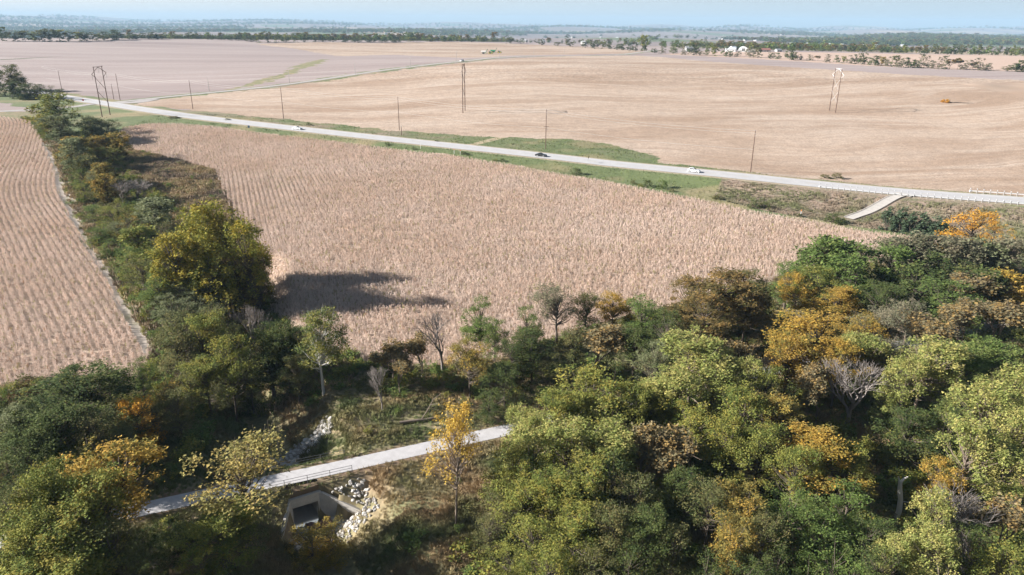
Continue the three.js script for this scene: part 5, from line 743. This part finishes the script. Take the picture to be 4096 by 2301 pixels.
// ---------- orange brush heap and a low row of dark limbs beside it in the stubble ----------
{
  const x = 271.9, z = -469.1, m = bush('OR', 8, { H: 2.2, Rc: 2.2, n: 900, leaf: 0.4 }); plant(m, 'OR', [x, groundHeight(x, z), z], 2.6, 2.6, 0.4, 'small bright orange shrub alone in the stubble field', 'shrub', null, 'orange_shrub');
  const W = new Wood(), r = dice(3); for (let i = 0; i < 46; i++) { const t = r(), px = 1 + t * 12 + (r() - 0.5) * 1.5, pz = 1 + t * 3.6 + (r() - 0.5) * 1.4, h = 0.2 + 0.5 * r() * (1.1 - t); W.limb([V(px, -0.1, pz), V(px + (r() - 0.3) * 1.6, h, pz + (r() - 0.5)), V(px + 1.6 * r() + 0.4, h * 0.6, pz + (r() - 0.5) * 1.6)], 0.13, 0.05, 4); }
  const o = lit(new THREE.Mesh(W.geometry(), barkDark)); o.name = 'dark_limb_row'; o.position.set(x, groundHeight(x, z), z); o.userData = { label: 'low row of scattered dark limbs beside the orange shrub', category: 'brush' }; scene.add(o);
}
// ---------- farm on the hill, houses in the valley ----------
const whiteWall = mat([0.70, 0.71, 0.71], 0.8), paleWall = mat([0.42, 0.41, 0.40], 0.8), roofGrey = mat([0.28, 0.29, 0.30], 0.8), roofRed = mat([0.28, 0.13, 0.10], 0.8), roofSteel = mat([0.55, 0.58, 0.60], 0.5);
{
  const arc = new THREE.Shape(); arc.moveTo(-6.4, 0); for (let i = 0; i <= 18; i++) { const a = Math.PI - (i / 18) * Math.PI; arc.lineTo(6.4 * Math.cos(a), 7.4 * Math.pow(Math.sin(a), 0.9)); }
  const t = thing('quonset_barn', 'white round-roofed barn with a dark door on the hill farm', 'barn', null, [319.7, groundHeight(319.7, -1061), -1061], -0.25), front = new THREE.ExtrudeGeometry(arc, { depth: 0.3, bevelEnabled: false }), shell = new THREE.ExtrudeGeometry(arc, { depth: 18, bevelEnabled: false }); shell.scale(0.985, 0.985, 1); shell.translate(0, 0, -18.05);
  part('front_wall', front, whiteWall, t); part('roof', shell, roofSteel, t); part('door', box(3.4, 3.8, 0.16, -0.2, 2.9, 0.3), blackTrim, t); part('door', box(0.3, 3.8, 0.2, -0.2, 2.9, 0.34), whiteWall, t);
}
function house(label, group, [x, z], w, d, h, turn, wallMat, roofMat) {
  const t = thing('farm_house', label, 'house', group, [x, groundHeight(x, z) - 0.3, z], turn), s = new THREE.Shape([new THREE.Vector2(-d / 2 - 0.4, h), new THREE.Vector2(d / 2 + 0.4, h), new THREE.Vector2(0, h + d * 0.36)]), g = new THREE.ExtrudeGeometry(s, { depth: w + 0.8, bevelEnabled: false }); g.translate(0, 0, -w / 2 - 0.4); g.rotateY(Math.PI / 2);
  part('wall', box(w, h, d, 0, h / 2, 0), wallMat, t); part('roof', g, roofMat, t);
  for (const k of [-0.3, 0.25]) part('window', box(1.2, 1.4, 0.1, k * w, h * 0.55, d / 2 + 0.03), glass, t);
  part('door', box(1.2, 2.2, 0.1, 0, 1.1, d / 2 + 0.03), roofGrey, t);
}
house('white farm shed with a pale metal roof beside the round barn', null, [303, -1066], 13, 8, 3.6, -0.2, whiteWall, roofSteel);
house('small white outbuilding behind the round barn', null, [312, -1086], 8, 7, 5, 0.5, whiteWall, roofSteel);
house('long low shed with a red roof on the hill farm', null, [352, -1072], 16, 7, 2.6, 0.1, mat([0.5, 0.46, 0.43], 0.8), roofRed);
house('small grey shed with a sagging roof on the hill farm', null, [371, -1070], 8, 6, 2.4, 0.4, mat([0.3, 0.3, 0.3], 0.8), roofGrey);
house('grey farmhouse among the trees by the gravel road end', null, [255, -1108], 12, 8, 4.5, 0.2, mat([0.4, 0.41, 0.42], 0.8), roofGrey);
{
  const r = dice(64), group = 'far houses scattered in the valley and on the hills';
  const spots = [[-340, -1720], [-310, -1735], [-262, -1745], [22, -1600], [60, -1590], [150, -1640], [-120, -3000], [-60, -3050], [240, -3100], [-700, -4200], [-560, -4150], [300, -3900], [420, -3700], [520, -3850], [900, -3300], [980, -3250], [1050, -3330], [760, -2500], [840, -2520], [900, -2480], [1000, -2600], [1060, -2560], [1120, -2610], [1180, -2580], [1250, -2640], [1320, -2600], [700, -5200], [-900, -5600], [-1300, -6000], [1500, -5600], [1700, -6200], [400, -6400], [150, -6900], [-300, -6600], [2300, -7000], [2400, -6900]];
  spots.forEach(([x, z]) => { const k = Math.max(1, -z / 2600); house('pale house far off in the hazy valley', group, [x, z], (9 + 5 * r()) * Math.min(k, 1.6), (6.5 + 2 * r()), 3.4 + 1.2 * r(), r() * 3, paleWall, r() < 0.5 ? roofGrey : roofSteel); });
}
renderer.render(scene, camera);
